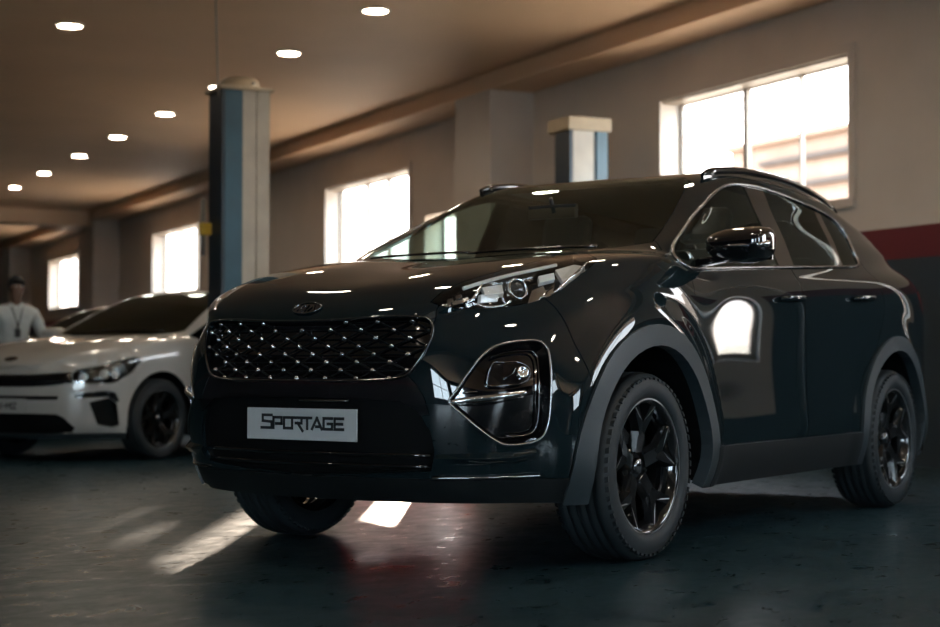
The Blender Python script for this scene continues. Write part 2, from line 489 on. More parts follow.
# ground outside and the building across the street
mb = MB(); mb.rbox(-40, 70, 8.6, 60, -.3, -.1); mb.rbox(-40, 70, -60, -9.6, -.3, -.1); mb.rbox(-60, -9.6, -9.5, 8.5, -.3, -.1); tag(mb.build('ground', mat('street_asphalt', (0.62, 0.50, 0.38), 0.9, noise=0.1)), kind='structure')
bd = empty('building', R(15, 20, -.1))
tag(bd, 'tan building with dark ledges seen outside through the nearest window', 'building')
bo = V(bd.location)
mb = MB(); mb.rbox(8.0, 26.9, 20, 30, -.1, 5.15); mb.v = [p - bo for p in mb.v]; mb.build('facade', M['brick'], bd)
for z in (4.2, 4.72):
    mb = MB(); mb.rbox(8.0, 25.8, 19.85, 19.99, z, z + .1); mb.v = [p - bo for p in mb.v]; mb.build('ledge', M['darkline'], bd)
mb = MB(); mb.rbox(8.0, 27.0, 19.8, 30.2, 5.151, 5.25); mb.v = [p - bo for p in mb.v]; mb.build('roof', M['brick'], bd)

# added boards out of view, block the sun except through shaped gaps
st, sn = sun_to.dot(RTV), sun_to.dot(RNV)
def street(s_, z_, D_=18.5):
    k = (D_ - 8.0) / sn
    return s_ + k * st, z_ + k * sun_to.z
ho = empty('trim_14', R(30, 18.5, -.1)); tag(ho, kind='structure')
oo = V(ho.location)
gs = [(street(15.6, 0)[0], street(17.60, 0)[0], 0, 20), (street(17.98, 0)[0], street(18.22, 0)[0], street(0, 2.76)[1], street(0, 2.93)[1]), (street(18.56, 0)[0], street(18.71, 0)[0], street(0, 2.2)[1], 20)]
mb = MB(); wall_with_openings(-10, 62, lambda m_, a, b, z, zz: m_.rbox(a, b, 18.5, 18.56, z, zz), 6.35, 8.6, gs, mb)
mb.v = [p - oo for p in mb.v]; mb.build('boards', M['brick'], ho)
for s_ in range(-8, 62, 10):
    mb = MB(); mb.rbox(s_, s_ + .1, 18.6, 18.7, -.1, 8.4); mb.v = [p - oo for p in mb.v]; 
    if not 8 < s_ < 52: mb.build('post', M['darkline'], ho)

# ------------------------------------------------------------------ ceiling downlights
LIGHTS = []
def downlight(s, d, label, group):
    r = empty('ceiling_light', R(s, d, CEIL))
    tag(r, label, 'ceiling light', group)
    a = MB(); a.lathe([(.105, -.001), (.125, -.001), (.125, -.014), (.108, -.022), (.103, -.006)], 32, 'Z'); a.build('ring', M['trimring'], r)
    b = MB(); b.lathe([(.0, -.010), (.06, -.010), (.104, -.010)], 32, 'Z'); b.build('diffuser', M['led'], r)
    LIGHTS.append(r)
row1 = [12.09, 14.13, 16.22, 18.25, 20.42, 22.5, 24.8, 27.05]
names = ['nearest downlight of the long ceiling row, above the two lift columns', 'second nearest downlight of the long ceiling row, above and right of the blue column',
         'downlight showing as a small glow behind the top of the blue column', 'downlight of the long row just left of the blue column top',
         'fourth from left in the long ceiling row of downlights', 'third from left in the long ceiling row of downlights',
         'second from left in the long ceiling row of downlights', 'leftmost and farthest downlight of the long ceiling row']
for s, n in zip(row1, names): downlight(s, 5.33, n, 'downlights of the long ceiling row')
downlight(13.85, 3.19, 'single large downlight at upper left, apart from the long row', 'downlights of the second ceiling row')
for k in range(1, 8): downlight(12.09 - 2.14 * k, 5.33, 'recessed downlight overhead near the photographer, mirrored in the dark bonnet', 'downlights reflected in the cars')
for s in (9.6, 7.4, 5.2, 3.0): downlight(s, 3.19, 'recessed downlight overhead near the photographer, mirrored in the dark bonnet', 'downlights reflected in the cars')
for d in (1.0, -3.4):
    for s in (10.5, 6.1, 1.7): downlight(s, d, 'recessed downlight overhead near the photographer, mirrored in the dark bonnet', 'downlights reflected in the cars')

# ------------------------------------------------------------------ two-post lift columns
def lift_column(s, d, h, blue_left, label):
    r = empty('lift_column', R(s + .165, d + .2, 0)); org = V(r.location)
    tag(r, label, 'lift column', 'two-post lift columns')
    def part(nm, m, *b, **k):
        mb = MB(); mb.rbox(*b); mb.v = [p - org for p in mb.v]; return mb.build(nm, M[m], r, **k)
    part('base_plate', 'navy', s - .12, s + .5, d - .1, d + .5, 0.0, .02)
    bw, gw = .165, .225
    if blue_left:
        part('shaded_channel_side', 'navy', s + .004, s + .33, d - .004, d + .02, .02, h)  # flank of the blue channel, its shade put into the navy colour
        part('blue_face', 'blue', s, s + .32, d + .021, d + bw, .02, h)
        part('beige_face', 'beige_steel', s + .0, s + .33, d + bw + .001, d + bw + .11, .02, h)
        part('beige_face', 'beige_steel', s + .0, s + .33, d + bw + .118, d + bw + gw, .02, h)
        w0, w1 = d - .01, d + bw + gw + .01
    else:
        part('shaded_channel_side', 'navy', s + .004, s + .27, d - .0, d + .03, .02, h)
        part('beige_face', 'beige_steel', s, s + .27, d + .031, d + gw + .02, .02, h)
        part('channel_gap', 'navy', s + .02, s + .33, d + gw + .021, d + gw + .05, .02, h)
        part('blue_face', 'blue', s, s + .32, d + gw + .051, d + gw + bw, .02, h)
        w0, w1 = d - .01, d + gw + bw + .01
    capz = .03 if blue_left else .12
    part('cap_plate', 'tan', s - .02, s + .36, w0 - .02, w1 + .02, h, h + capz, bevel=.006)
    mb = MB()
    c = R(s + .17, (w0 + w1) / 2 + .0, 0) - org
    pr = [(.0, h + capz + .085), (.13, h + capz + .082), (.155, h + capz + .06), (.17, h + capz + .001)] if blue_left else [(.0, h + capz + .035), (.06, h + capz + .03), (.07, h + capz + .001)]
    mb.lathe(pr, 32, 'Z', Matrix.Translation(V((c.x, c.y, 0)))); mb.build('cap', M['tan'], r)
    if blue_left:
        mb = MB(); q = R(s - .03, w1 - .16, h + .055) - org
        mb.lathe([(0, -.008), (.011, -.008), (.011, .008), (0, .008)], 12, 'Y', Matrix.Translation(q)); mb.build('bolt', M['dark'], r)
        mb = MB(); mb.tube([R(s + .3, d - .06, z) - org for z in (1.60, 1.8, 2.05)], .02, 8); mb.build('hose_pipe', M['cable'], r)
        mb = MB(); mb.rbox(s + .25, s + .33, d - .09, d - .001, 1.76, 1.86); mb.v = [p - org for p in mb.v]; mb.build('switch', M['yellow'], r, bevel=.01)
    else:
        pass
    return r
lift_column(11.93, 3.95, 2.90, True, 'tall blue and beige lift column left of the dark car')
lift_column(12.03, 7.19, 2.81, False, 'shorter lift column with tan cap rising behind the dark car roof')
# cable hanging from the ceiling to the near column
mb = MB(); pts = [R(11.95, 3.92, 2.84), R(11.95, 3.91, 3.1), R(11.95, 3.90, 3.4), R(11.95, 3.89, CEIL)]
mb.tube(catmull(pts, 5), .006, 8)
tag(mb.build('hanging_cable', M['cable']), 'thin cable hanging from the ceiling to the blue lift column', 'cable')
# added red emitters, unseen behind the SUV, redden the floor reflection
rbp = C0 + fh * 11.0 - rh * .42
rb = empty('added_red_batten', rbp)
tag(rb, 'added red glowing batten hidden behind the dark car, reddens the floor reflection', 'lamp')
def rbox2(u0, u1, v0, v1, z0, z1):
    mb = MB(); P = []
    for z in (z0, z1): P += [rh * u0 + fh * v0 + V((0, 0, z)), rh * u1 + fh * v0 + V((0, 0, z)), rh * u1 + fh * v1 + V((0, 0, z)), rh * u0 + fh * v1 + V((0, 0, z))]
    mb.hexa(P); return mb
rbox2(-.46, .46, 0, .05, .28, .38).build('housing', M['navy'], rb)
for u in (-.4, .4):
    rbox2(u - .02, u + .02, .0, .05, .0, .28).build('foot', M['navy'], rb)
for k in range(9):
    u = -.40 + k * .10
    rbox2(u - .025, u + .025, -.012, -.001, .29, .37).build('lamp', M['red_glow'], rb)

# ------------------------------------------------------------------ car body builder
FR = [0.0, .15, .33, .50, .67, .82, .93, 1.0]      # rows from sill to shoulder line

def lerp(a, b, t): return a + (b - a) * t

def car_cage(sp):
    """half body (y >= 0) control net; returns verts, faces"""
    verts = []; faces = []; idx = {}
    def vid(p):
        k = (round(p[0], 5), round(p[1], 5), round(p[2], 5))
        if k not in idx:
            idx[k] = len(verts); verts.append(V(p))
        return idx[k]
    plan = [V((p[0], p[1], 0)) for p in sp['plan']]
    top = [V(p) for p in sp['top']]
    nc = len(plan)
    W = []
    for c in range(nc):
        a = plan[max(c - 1, 0)]; b = plan[min(c + 1, nc - 1)]
        t = (b - a)
        if c == 0: t = V((0, 1, 0))
        if c == nc - 1: t = V((0, -1, 0))
        t.normalize(); nrm = V((t.y, -t.x, 0))
        colv = []
        zt, zb = top[c].z, sp['zb']
        offs = sp['off'](c)
        hx = (V((top[c].x, top[c].y, 0)) - plan[c])
        for r in range(8):
            if r == 7: colv.append(top[c].copy()); continue
            fz = sp['fr'](c)[r]
            p = plan[c] - nrm * offs[r]
            k = [0, 0, 0, 0, sp['k4'](c), sp['k5'](c), sp['k6'](c)][r]
            p = p + hx * k
            if c in (0, nc - 1): p.y = 0
            p.z = lerp(zb, zt, fz)
            colv.append(p)
        W.append(colv)
    wi = [[vid(W[c][r]) for r in range(8)] for c in range(nc)]
    for c in range(nc - 1):
        for r in range(7):
            faces.append([wi[c][r], wi[c + 1][r], wi[c + 1][r + 1], wi[c][r + 1]])
    # hood
    A = 6
    hood = []
    for a in range(A + 1):
        if a == 0: hood.append([wi[0][7], wi[1][7], wi[2][7]])
        else: hood.append([vid(sp['hood'][a][0]), vid(sp['hood'][a][1]), wi[2 + a][7]])
    for a in range(A):
        for b in range(2):
            faces.append([hood[a][b], hood[a][b + 1], hood[a + 1][b + 1], hood[a + 1][b]])
    # roof strip, 9 intervals from cowl to rear belt
    roof = [hood[A]]
    for a in range(1, 9): roof.append([vid(p) for p in sp['roof'][a]])
    roof.append([wi[nc - 1][7], wi[nc - 2][7], wi[nc - 3][7]])
    for a in range(9):
        for b in range(2):
            faces.append([roof[a][b], roof[a][b + 1], roof[a + 1][b + 1], roof[a + 1][b]])
    # greenhouse side, columns j = 0..9 at belt c8..c17
    cols = []
    for j in range(10):
        lo = wi[8 + j][7]; hi = roof[j][2]
        if lo == hi: cols.append([lo] * 4); continue
        P, Q = verts[lo], verts[hi]
        cc = [lo]
        for s in (1, 2):
            t = s / 3
            m = P.lerp(Q, t) + V((0, 1, 0.25)).normalized() * sp['bulge'] * math.sin(PI * t)
            cc.append(vid(m))
        cc.append(hi); cols.append(cc)
    for j in range(9):
        for s in range(3):
            f = [cols[j][s], cols[j + 1][s], cols[j + 1][s + 1], cols[j][s + 1]]
            g = []
            for x in f:
                if x not in g: g.append(x)
            if len(g) > 2: faces.append(g)
    return verts, faces

def mirror_net(verts, faces):
    mp = {}; vs = list(verts)
    for i, v in enumerate(verts):
        if abs(v.y) < 1e-5: v.y = 0; mp[i] = i
        else: mp[i] = len(vs); vs.append(V((v.x, -v.y, v.z)))
    fs = [list(f) for f in faces] + [[mp[i] for i in f][::-1] for f in faces]
    return vs, fs

def fit_surface(verts, faces, level=4, it=3, w=0.85):
    vs, fs = mirror_net(verts, faces)
    tgt = [v.copy() for v in vs]; cur = [v.copy() for v in vs]
    for _ in range(it):
        me = subsurf_mesh(cur, fs, 2)
        for i in range(len(cur)):
            cur[i] = cur[i] + (tgt[i] - me.vertices[i].co) * w
        bpy.data.meshes.remove(me)
    return subsurf_mesh(cur, fs, level)

class Body:
    def __init__(s, sp, level=4):
        verts, faces = car_cage(sp)
        me = fit_surface(verts, faces, level)
        s.full = bmesh.new(); s.full.from_mesh(me)
        bmesh.ops.recalc_face_normals(s.full, faces=s.full.faces)
        # make sure that normals point outwards
        s.full.faces.ensure_lookup_table()
        fm = max(s.full.faces, key=lambda f: f.calc_center_median().z)
        if fm.normal.z < 0:
            bmesh.ops.reverse_faces(s.full, faces=s.full.faces)
        s.full.normal_update()
        for wx, r0, r1, amp in sp.get('flares', []):
            for v in s.full.verts:
                if abs(v.co.y) < .6 or v.co.z > 1.12: continue
                r = math.hypot(v.co.x - wx, v.co.z - .355)
                if r > r1: continue
                t = max(0.0, min(1.0, (r1 - r) / (r1 - r0))); t = t * t * (3 - 2 * t)
                v.co.y += math.copysign(amp * t, v.co.y)
        s.full.normal_update()
        s.bvh = BVHTree.FromBMesh(s.full)
        s.full.faces.ensure_lookup_table()
        s.half = s.full.copy()
        d = [f for f in s.half.faces if f.calc_center_median().y < 0]
        bmesh.ops.delete(s.half, geom=d, context='FACES')
        s.reg = s.half.faces.layers.int.new('reg')
        s.M = sp.get('M', Matrix.Identity(4))
        s.Mi = s.M.inverted()
    def px(s, x, y):       # photo ray met by the body surface, in car space
        o = s.Mi @ CAM; d = (s.Mi.to_3x3() @ ray(x, y)).normalized()
        h = s.bvh.ray_cast(o, d)
        return h[0]
    def pxs(s, pts, mirror=True):
        out = [s.px(*p) for p in pts]
        return [p for p in out if p is not None]
    def nrm(s, p):
        h = s.bvh.find_nearest(p)
        f = s.full.faces[h[2]]
        co, tot = V((0, 0, 0)), 0
        for v in f.verts:
            w_ = 1 / ((v.co - h[0]).length + 1e-4); co += v.normal * w_; tot += w_
        return (co / tot).normalized()
    def on(s, p, d, off=0.0):   # shoot from far along -d onto the surface
        o = V(p) + V(d) * 3
        h = s.bvh.ray_cast(o, -V(d).normalized())
        if h[0] is None: return None
        return h[0] + h[1] * off
    def cut(s, poly, d, reg, allow=(0,), dotmin=0.05, extra=None):
        bm = s.half; L = s.reg
        d = V(d).normalized()
        e1 = d.orthogonal().normalized(); e2 = d.cross(e1)
        P2 = [(V(p).dot(e1), V(p).dot(e2)) for p in poly]
        def q(c): return (c.dot(e1), c.dot(e2))
        mnx = min(p[0] for p in P2) - .05; mxx = max(p[0] for p in P2) + .05
        mny = min(p[1] for p in P2) - .05; mxy = max(p[1] for p in P2) + .05
        bm.normal_update()
        cand = set()
        for f in bm.faces:
            if f[L] in allow and f.normal.dot(d) < -dotmin:
                c = f.calc_center_median()
                if extra and not extra(c): continue
                x, y = q(c)
                if mnx < x < mxx and mny < y < mxy: cand.add(f)
        n = len(poly)
        for i in range(n):
            a, b = V(poly[i]), V(poly[(i + 1) % n])
            ax, ay = P2[i]; bx, by = P2[(i + 1) % n]
            lx, hx, ly, hy = min(ax, bx) - .001, max(ax, bx) + .001, min(ay, by) - .001, max(ay, by) + .001
            no = d.cross(b - a)
            if no.length < 1e-9: continue
            no.normalize()
            loc = []
            for f in cand:
                xs = [q(v.co) for v in f.verts]
                if max(p[0] for p in xs) < lx or min(p[0] for p in xs) > hx or max(p[1] for p in xs) < ly or min(p[1] for p in xs) > hy: continue
                sd = [(v.co - a).dot(no) for v in f.verts]
                if min(sd) < -1e-5 and max(sd) > 1e-5: loc.append(f)
            if not loc: continue
            es = set(); vs = set()
            for f in loc:
                es.update(f.edges); vs.update(f.verts)
            ret = bmesh.ops.bisect_plane(bm, geom=loc + list(es) + list(vs), dist=1e-6, plane_co=a, plane_no=no)
            cand = {f for f in cand if f.is_valid}
            for g in ret['geom']:
                if isinstance(g, bmesh.types.BMFace) and g.is_valid: cand.add(g)
        k = 0
        for f in cand:
            if not f.is_valid or f[L] not in allow: continue
            x, y = q(f.calc_center_median())
            ins = False
            j = n - 1
            for i in range(n):
                xi, yi = P2[i]; xj, yj = P2[j]
                if (yi > y) != (yj > y) and x < (xj - xi) * (y - yi) / (yj - yi) + xi: ins = not ins
                j = i
            if ins: f[L] = reg; k += 1
        return k
    def region(s, regs):
        """faces of the half body in the regions -> (verts, faces)"""
        if isinstance(regs, int): regs = (regs,)
        idx = {}; vs = []; fs = []
        for f in s.half.faces:
            if f[s.reg] in regs:
                g = []
                for v in f.verts:
                    if v.index not in idx or True:
                        k = v
                        if k not in idx: idx[k] = len(vs); vs.append(v.co.copy())
                        g.append(idx[k])
                fs.append(g)
        return vs, fs
    def part(s, name, regs, m, parent, side=0, gap=.0022, flange=.012, push=0.0, smooth=True, label=None, allm=None):
        """side: +1 left, -1 right, 0 both halves joined"""
        vs, fs = s.region(regs)
        if not fs: print('EMPTY REGION', name); return None
        b = bmesh.new()
        bv = [b.verts.new(v) for v in vs]
        for f in fs:
            try: b.faces.new([bv[i] for i in f])
            except ValueError: pass
        b.normal_update()
        if side == 0:
            for v in b.verts:
                if abs(v.co.y) < 2e-4: v.co.y = 0
        N = {v: s.nrm(v.co) for v in b.verts}
        for v, n_ in N.items():
            if side == 0 and v.co.y == 0: n_.y = 0; n_.normalize()
        bed = [e for e in b.edges if e.is_boundary and not (side == 0 and abs(e.verts[0].co.y) < 2e-4 and abs(e.verts[1].co.y) < 2e-4)]
        mv = {}
        for e in bed:
            f = e.link_faces[0]; c = f.calc_center_median()
            t = (e.verts[1].co - e.verts[0].co)
            if t.length < 1e-9: continue
            n_ = N[e.verts[0]]
            i_ = n_.cross(t).normalized()
            if i_.dot(c - e.verts[0].co) < 0: i_ = -i_
            for v in e.verts: mv.setdefault(v, V((0, 0, 0))); mv[v] += i_
        for v, d in mv.items():
            if d.length < 1e-6: continue
            d = d.normalized() * gap
            if side == 0 and v.co.y == 0: d.y = 0
            v.co += d
        if push:
            for v in b.verts: v.co += N[v] * push
        main = list(b.faces)
        if flange:
            dup = {}
            for e in bed:
                a, c = e.verts
                q = []
                for v in (a, c):
                    if v not in dup:
                        t0 = b.verts.new(v.co); t1 = b.verts.new(v.co - N[v] * flange)
                        N[t0] = N[v]; N[t1] = N[v]
                        dup[v] = (t0, t1)
                    q.append(dup[v])
                f = e.link_faces[0]
                try: b.faces.new([q[0][0], q[1][0], q[1][1], q[0][1]])
                except ValueError: pass
        b.verts.index_update()
        vl = [v.co.copy() for v in b.verts]; nl = [N[v].copy() for v in b.verts]
        mf = [[v.index for v in f.verts] for f in main]
        ff = [[v.index for v in f.verts] for f in b.faces if f not in set(main)]
        b.free()
        V_ = []; F_ = []; NN = []; SM = []
        def emit(sign, base):
            for p, n_ in zip(vl, nl):
                V_.append(V((p.x, p.y * sign, p.z))); NN.append(V((n_.x, n_.y * sign, n_.z)))
            for f in mf: F_.append([i + base for i in (f if sign > 0 else f[::-1])]); SM.append(True)
            for f in ff: F_.append([i + base for i in (f if sign > 0 else f[::-1])]); SM.append(False)
        if side >= 0: emit(1, 0)
        if side <= 0: emit(-1, len(V_))
        if side == 0:   # weld the centre line
            seen = {}; rem = {}
            for i, p in enumerate(V_):
                if p.y == 0.0 and i < len(V_):
                    k = (round(p.x, 5), round(p.z, 5), 0 if (i % len(vl)) < len(vs) else 1 + (i % len(vl)))
                    if k in seen: rem[i] = seen[k]
                    else: seen[k] = i
            F_ = [[rem.get(i, i) for i in f] for f in F_]
        me = bpy.data.meshes.new(name)
        me.from_pydata([tuple(p) for p in V_], [], F_)
        me.polygons.foreach_set('use_smooth', [True] * len(F_))
        me.materials.append(m)
        ln = []
        for poly, sm in zip(me.polygons, SM):
            for li in poly.loop_indices:
                n_ = NN[me.loops[li].vertex_index]
                if not sm or n_.dot(poly.normal) < .2: n_ = poly.normal
                ln.append(tuple(n_))
        me.normals_split_custom_set(ln)
        o = bpy.data.objects.new(name, me)
        col.objects.link(o); o.parent = parent
        if label: o['label'] = label
        return o
    def recess(s, name, regs, m, parent, side, depth, label=None):
        """floor of a pocket behind the region"""
        return s.part(name, regs, m, parent, side, gap=-.004, flange=0, push=-depth, label=label)

def mirror_copy(o, parent, name=None):
    me = o.data.copy()
    b = bmesh.new(); b.from_mesh(me)
    for v in b.verts: v.co.y = -v.co.y
    bmesh.ops.reverse_faces(b, faces=b.faces)
    b.to_mesh(me); b.free()
    c = bpy.data.objects.new(name or o.name.split('.')[0], me)
    col.objects.link(c); c.parent = parent
    for k in ('label',):
        if k in o: c[k] = o[k]
    return c

def circle_xz(cx, cz, r, n=48, y=1.0):
    return [(cx + r * math.cos(2 * PI * k / n), y, cz + r * math.sin(2 * PI * k / n)) for k in range(n)]

# ------------------------------------------------------------------ wheels
def y_spoke(mb, ang, r0, r1, depth0, depth1, w0, w1, fork, M4):
    """one Y shaped spoke in the wheel plane (x,z), face at +y"""
    def bar(p, q, wa, wb, ya, yb, th=.03):
        p = V(p); q = V(q); t = (q - p).normalized(); n_ = V((-t.y, t.x))
        a = [p + n_ * wa / 2, p - n_ * wa / 2, q - n_ * wb / 2, q + n_ * wb / 2]
        ys = [ya, ya, yb, yb]
        front = [V((u.x, y, u.y)) for u, y in zip(a, ys)]
        cen = [V((u.x, y - th, u.y)) for u, y in zip([p + n_ * wa * .75, p - n_ * wa * .75, q - n_ * wb * .75, q + n_ * wb * .75], ys)]
        Rm = Matrix.Rotation(-ang, 4, 'Y')
        mb.hexa([M4 @ (Rm @ c) for c in cen] + [M4 @ (Rm @ c) for c in front])
    rm = r0 + (r1 - r0) * .50
    bar((r0, 0), (rm, 0), w0, w1, depth0, lerp(depth0, depth1, .55))
    for sg in (-1, 1):
        bar((rm - .012, 0), (r1 * math.cos(fork * sg), r1 * math.sin(fork * sg)), w1 * .8, w1 * .62, lerp(depth0, depth1, .5), depth1)

def make_wheel(name, R_, rimr, wid, parent, loc, side, alloym, facem=None, label=None):
    wh = empty(name); wh.parent = parent; wh.location = loc
    if side < 0: wh.rotation_euler = (0, 0, PI)
    if label: wh['label'] = label
    h = wid / 2
    I4 = Matrix.Identity(4)
    t = MB()
    sh = R_ - rimr
    prof = [(rimr - .004, h * .72), (rimr + .006, h * .86), (rimr + sh * .12, h * .95), (rimr + sh * .35, h * 1.02), (rimr + sh * .6, h * 1.0), (rimr + sh * .78, h * .93),
            (rimr + sh * .90, h * .84), (R_ - .004, h * .74)]
    gro = []
    for g in (.50, .17, -.17, -.50):
        gro += [(R_, h * (g + .07)), (R_ - .009, h * (g + .045)), (R_ - .009, h * (g - .045)), (R_, h * (g - .07))]
    prof = prof + gro + [(r_, -y_) for r_, y_ in prof[::-1]]
    t.lathe(prof, 72)
    # shoulder blocks
    for k in range(60):
        a = 2 * PI * k / 60
        for sg in (-1, 1):
            c = V(((R_ - .006) * math.cos(a), sg * h * .80, (R_ - .006) * math.sin(a)))
            er = V((math.cos(a), 0, math.sin(a))); et = V((-math.sin(a), 0, math.cos(a))); ey = V((0, 1, 0))
            P = []
            for dz in (-.012, -.0035):
                for u, v_ in ((-.010, -.024), (.010, -.024), (.010, .024), (-.010, .024)):
                    P.append(c + et * (u + v_ * .25 * sg) + ey * v_ + er * (dz - abs(v_ * sg + 0) * 0))
            # outer edge follows the rounded shoulder
            for i_ in range(8):
                yy = abs(P[i_].y)
                if yy > h * .86: P[i_] -= er * .012
            t.hexa(P)
    ty = t.build('tyre', M['rubber'], wh)
    # raised lettering ring bars on the sidewall
    rm = MB()
    rr = rimr
    rm.lathe([(rr + .008, h * .86), (rr + .010, h * .90), (rr + .002, h * .91), (rr - .008, h * .84), (rr - .020, h * .55), (rr - .028, -h * .1), (rr - .02, -h * .7), (rr + .008, -h * .86)], 72)
    rm.lathe([(rr - .012, h * .50), (rr - .03, h * .42)], 48)
    yo, yc = h * .80, h * .55
    for k in range(5):
        y_spoke(rm, PI / 2 + k * 2 * PI / 5, .05, rr - .008, yc, yo, .052, .050, .30, I4)
    rm.lathe([(.0, yc - .01), (.040, yc - .01), (.072, yc - .012), (.080, yc - .03), (.082, yc - .08)], 32)
    ri = rm.build('rim', alloym, wh)
    cp = MB(); cp.lathe([(.0, yc + .006), (.024, yc + .006), (.030, yc), (.031, yc - .012)], 28)
    cp.build('hub_cap', M['dchrome'], wh)
    if facem:
        fm = MB()
        for k in range(5):
            a0 = PI / 2 + k * 2 * PI / 5
            for sg in (-1, 1):
                r1 = rr - .012
                p = [(.16, .0), (r1 * math.cos(.30), r1 * math.sin(.30) * sg)]
                q = [V((.165, .002 * sg)), V((.165, .010 * sg)), V((r1 * math.cos(.34), r1 * math.sin(.34) * sg)), V((r1 * math.cos(.315), r1 * math.sin(.315) * sg))]
                Rm = Matrix.Rotation(-a0, 4, 'Y')
                ys = [lerp(yc, yo, .55) + .002] * 2 + [yo + .001] * 2
                fr = [Rm @ V((u.x, y, u.y)) for u, y in zip(q, ys)]
                bk = [Rm @ V((u.x, y - .004, u.y)) for u, y in zip(q, ys)]
                fm.hexa(bk + fr)
        fm.lathe([(rr + .002, h * .905), (rr + .006, h * .912), (rr + .0105, h * .905)], 72)
        fm.build('machined_edge', facem, wh)
    for k in range(5):
        a = PI / 2 + PI / 5 + k * 2 * PI / 5
        ln = MB(); ln.lathe([(0, yc + .001), (.008, yc + .001), (.010, yc - .004), (.010, yc - .03)], 6, 'Y', Matrix.Translation(V((.057 * math.cos(a), 0, .057 * math.sin(a)))), smooth=False)
        ln.build('lug_nut', M['dchrome'], wh)
    bd = MB(); bd.lathe([(.0, .0), (.08, .0), (.083, -.03), (.15, -.03), (.152, -.052), (.08, -.052)], 48)
    bd.build('brake_disc', M['steel'], wh)
    ca = MB()
    for k in range(6):
        a = -.35 + k * .14
        a2 = a + .15
        P = []
        for y in (-.07, .012):
            for (r_, an) in ((.10, a), (.172, a), (.172, a2), (.10, a2)): P.append(V((r_ * math.cos(an), y, r_ * math.sin(an))))
        ca.hexa(P)
    ca.build('brake_caliper', M['dchrome'], wh)
    return wh

# ------------------------------------------------------------------ the dark SUV in front
def suv_off(c):
    if c <= 2: return [.10, .045, .015, 0, 0, .005, .01, 0]
    if c <= 4: return [.10, .045, .02, .005, 0, .005, .01, 0]
    if c >= 17: return [.08, .03, .0, 0, 0, .01, .02, 0]
    return [.045, .004, .008, .010, .004, 0, 0, 0]
SUV = dict(
    zb=.25,
    plan=[(.965, 0), (.945, .28), (.885, .52), (.79, .70), (.655, .825), (.48, .90), (.26, .925), (0, .930), (-.3, .925), (-.6, .912), (-1, .910), (-1.5, .912), (-2.0, .912),
          (-2.35, .920), (-2.67, .926), (-3.0, .908), (-3.28, .865), (-3.45, .73), (-3.54, .42), (-3.56, 0)],
    top=[(.915, 0, .905), (.90, .28, .908), (.835, .52, .940), (.70, .605, .996), (.505, .668, 1.052), (.31, .722, 1.096), (.09, .762, 1.132), (-.12, .782, 1.158), (-.33, .79, 1.18),
         (-.62, .835, 1.118), (-1.0, .845, 1.135), (-1.5, .845, 1.16), (-2.0, .835, 1.188), (-2.35, .815, 1.212), (-2.67, .79, 1.235), (-3.0, .75, 1.25), (-3.25, .69, 1.25),
         (-3.40, .57, 1.245), (-3.46, .32, 1.24), (-3.48, 0, 1.24)],
    off=suv_off, fr=lambda c: FR if c > 3 else [0, .12, .28, .46, .64, .80, .92, 1],
    k4=lambda c: .03 if c > 6 else [.03, .03, .06, .18, .20, .16, .08][c], k5=lambda c: .10 if c > 6 else [.16, .16, .22, .42, .44, .36, .20][c], k6=lambda c: .42 if c > 6 else [.45, .45, .55, .78, .80, .70, .52][c],
    hood={1: ((.80, 0, .985), (.785, .34, .995)), 2: ((.62, 0, 1.040), (.60, .37, 1.055)), 3: ((.42, 0, 1.085), (.40, .39, 1.103)), 4: ((.20, 0, 1.122), (.18, .41, 1.140)),
          5: ((0, 0, 1.150), (-.02, .42, 1.166)), 6: ((-.24, 0, 1.172), (-.27, .43, 1.180))},
    roof={1: ((-.66, 0, 1.375), (-.68, .40, 1.368), (-.74, .715, 1.365)), 2: ((-1.16, 0, 1.580), (-1.14, .36, 1.572), (-1.10, .615, 1.545)),
          3: ((-1.55, 0, 1.615), (-1.52, .37, 1.608), (-1.50, .635, 1.585)), 4: ((-1.98, 0, 1.615), (-1.97, .37, 1.607), (-1.95, .635, 1.582)),
          5: ((-2.4, 0, 1.60), (-2.38, .36, 1.590), (-2.36, .62, 1.560)), 6: ((-2.78, 0, 1.57), (-2.76, .35, 1.56), (-2.74, .59, 1.505)),
          7: ((-3.08, 0, 1.53), (-3.06, .33, 1.52), (-3.02, .56, 1.465)), 8: ((-3.30, 0, 1.39), (-3.28, .34, 1.385), (-3.24, .575, 1.36))},
    bulge=.018, flares=[(.02, .53, .66, .030), (-2.66, .53, .66, .008)])
B = Body(SUV)
suv = empty('suv')
tag(suv, 'large dark glossy SUV filling the foreground, with name card on its bumper', 'car')

YD = (0, -1, 0)
B.cut(circle_xz(.015, .355, .448), YD, 7, extra=lambda c: c.y > .5)
B.cut(circle_xz(-2.665, .355, .448), YD, 7, extra=lambda c: c.y > .5)
B.cut(circle_xz(.02, .355, .520), YD, 6, extra=lambda c: c.y > .5)
B.cut(circle_xz(-2.66, .355, .515), YD, 26, extra=lambda c: c.y > .5)
B.cut([(-.40, 1, .40), (-2.25, 1, .40), (-2.25, 1, .2), (-.40, 1, .2)], YD, 8)
head_px = [(430.6, 302), (443.4, 290.7), (462.5, 282), (505, 269.5), (547.6, 258.5), (573, 254), (588, 254), (597, 259), (592, 266), (581.7, 272.7), (569, 283), (556, 293), (540, 299.5), (526.4, 303.5), (494.5, 308.8), (466.8, 308.4), (441, 305.6)]
hd = B.pxs(head_px)
rayc = ray(500, 300)
print('headlamp pts', [tuple(round(a, 2) for a in p) for p in hd])
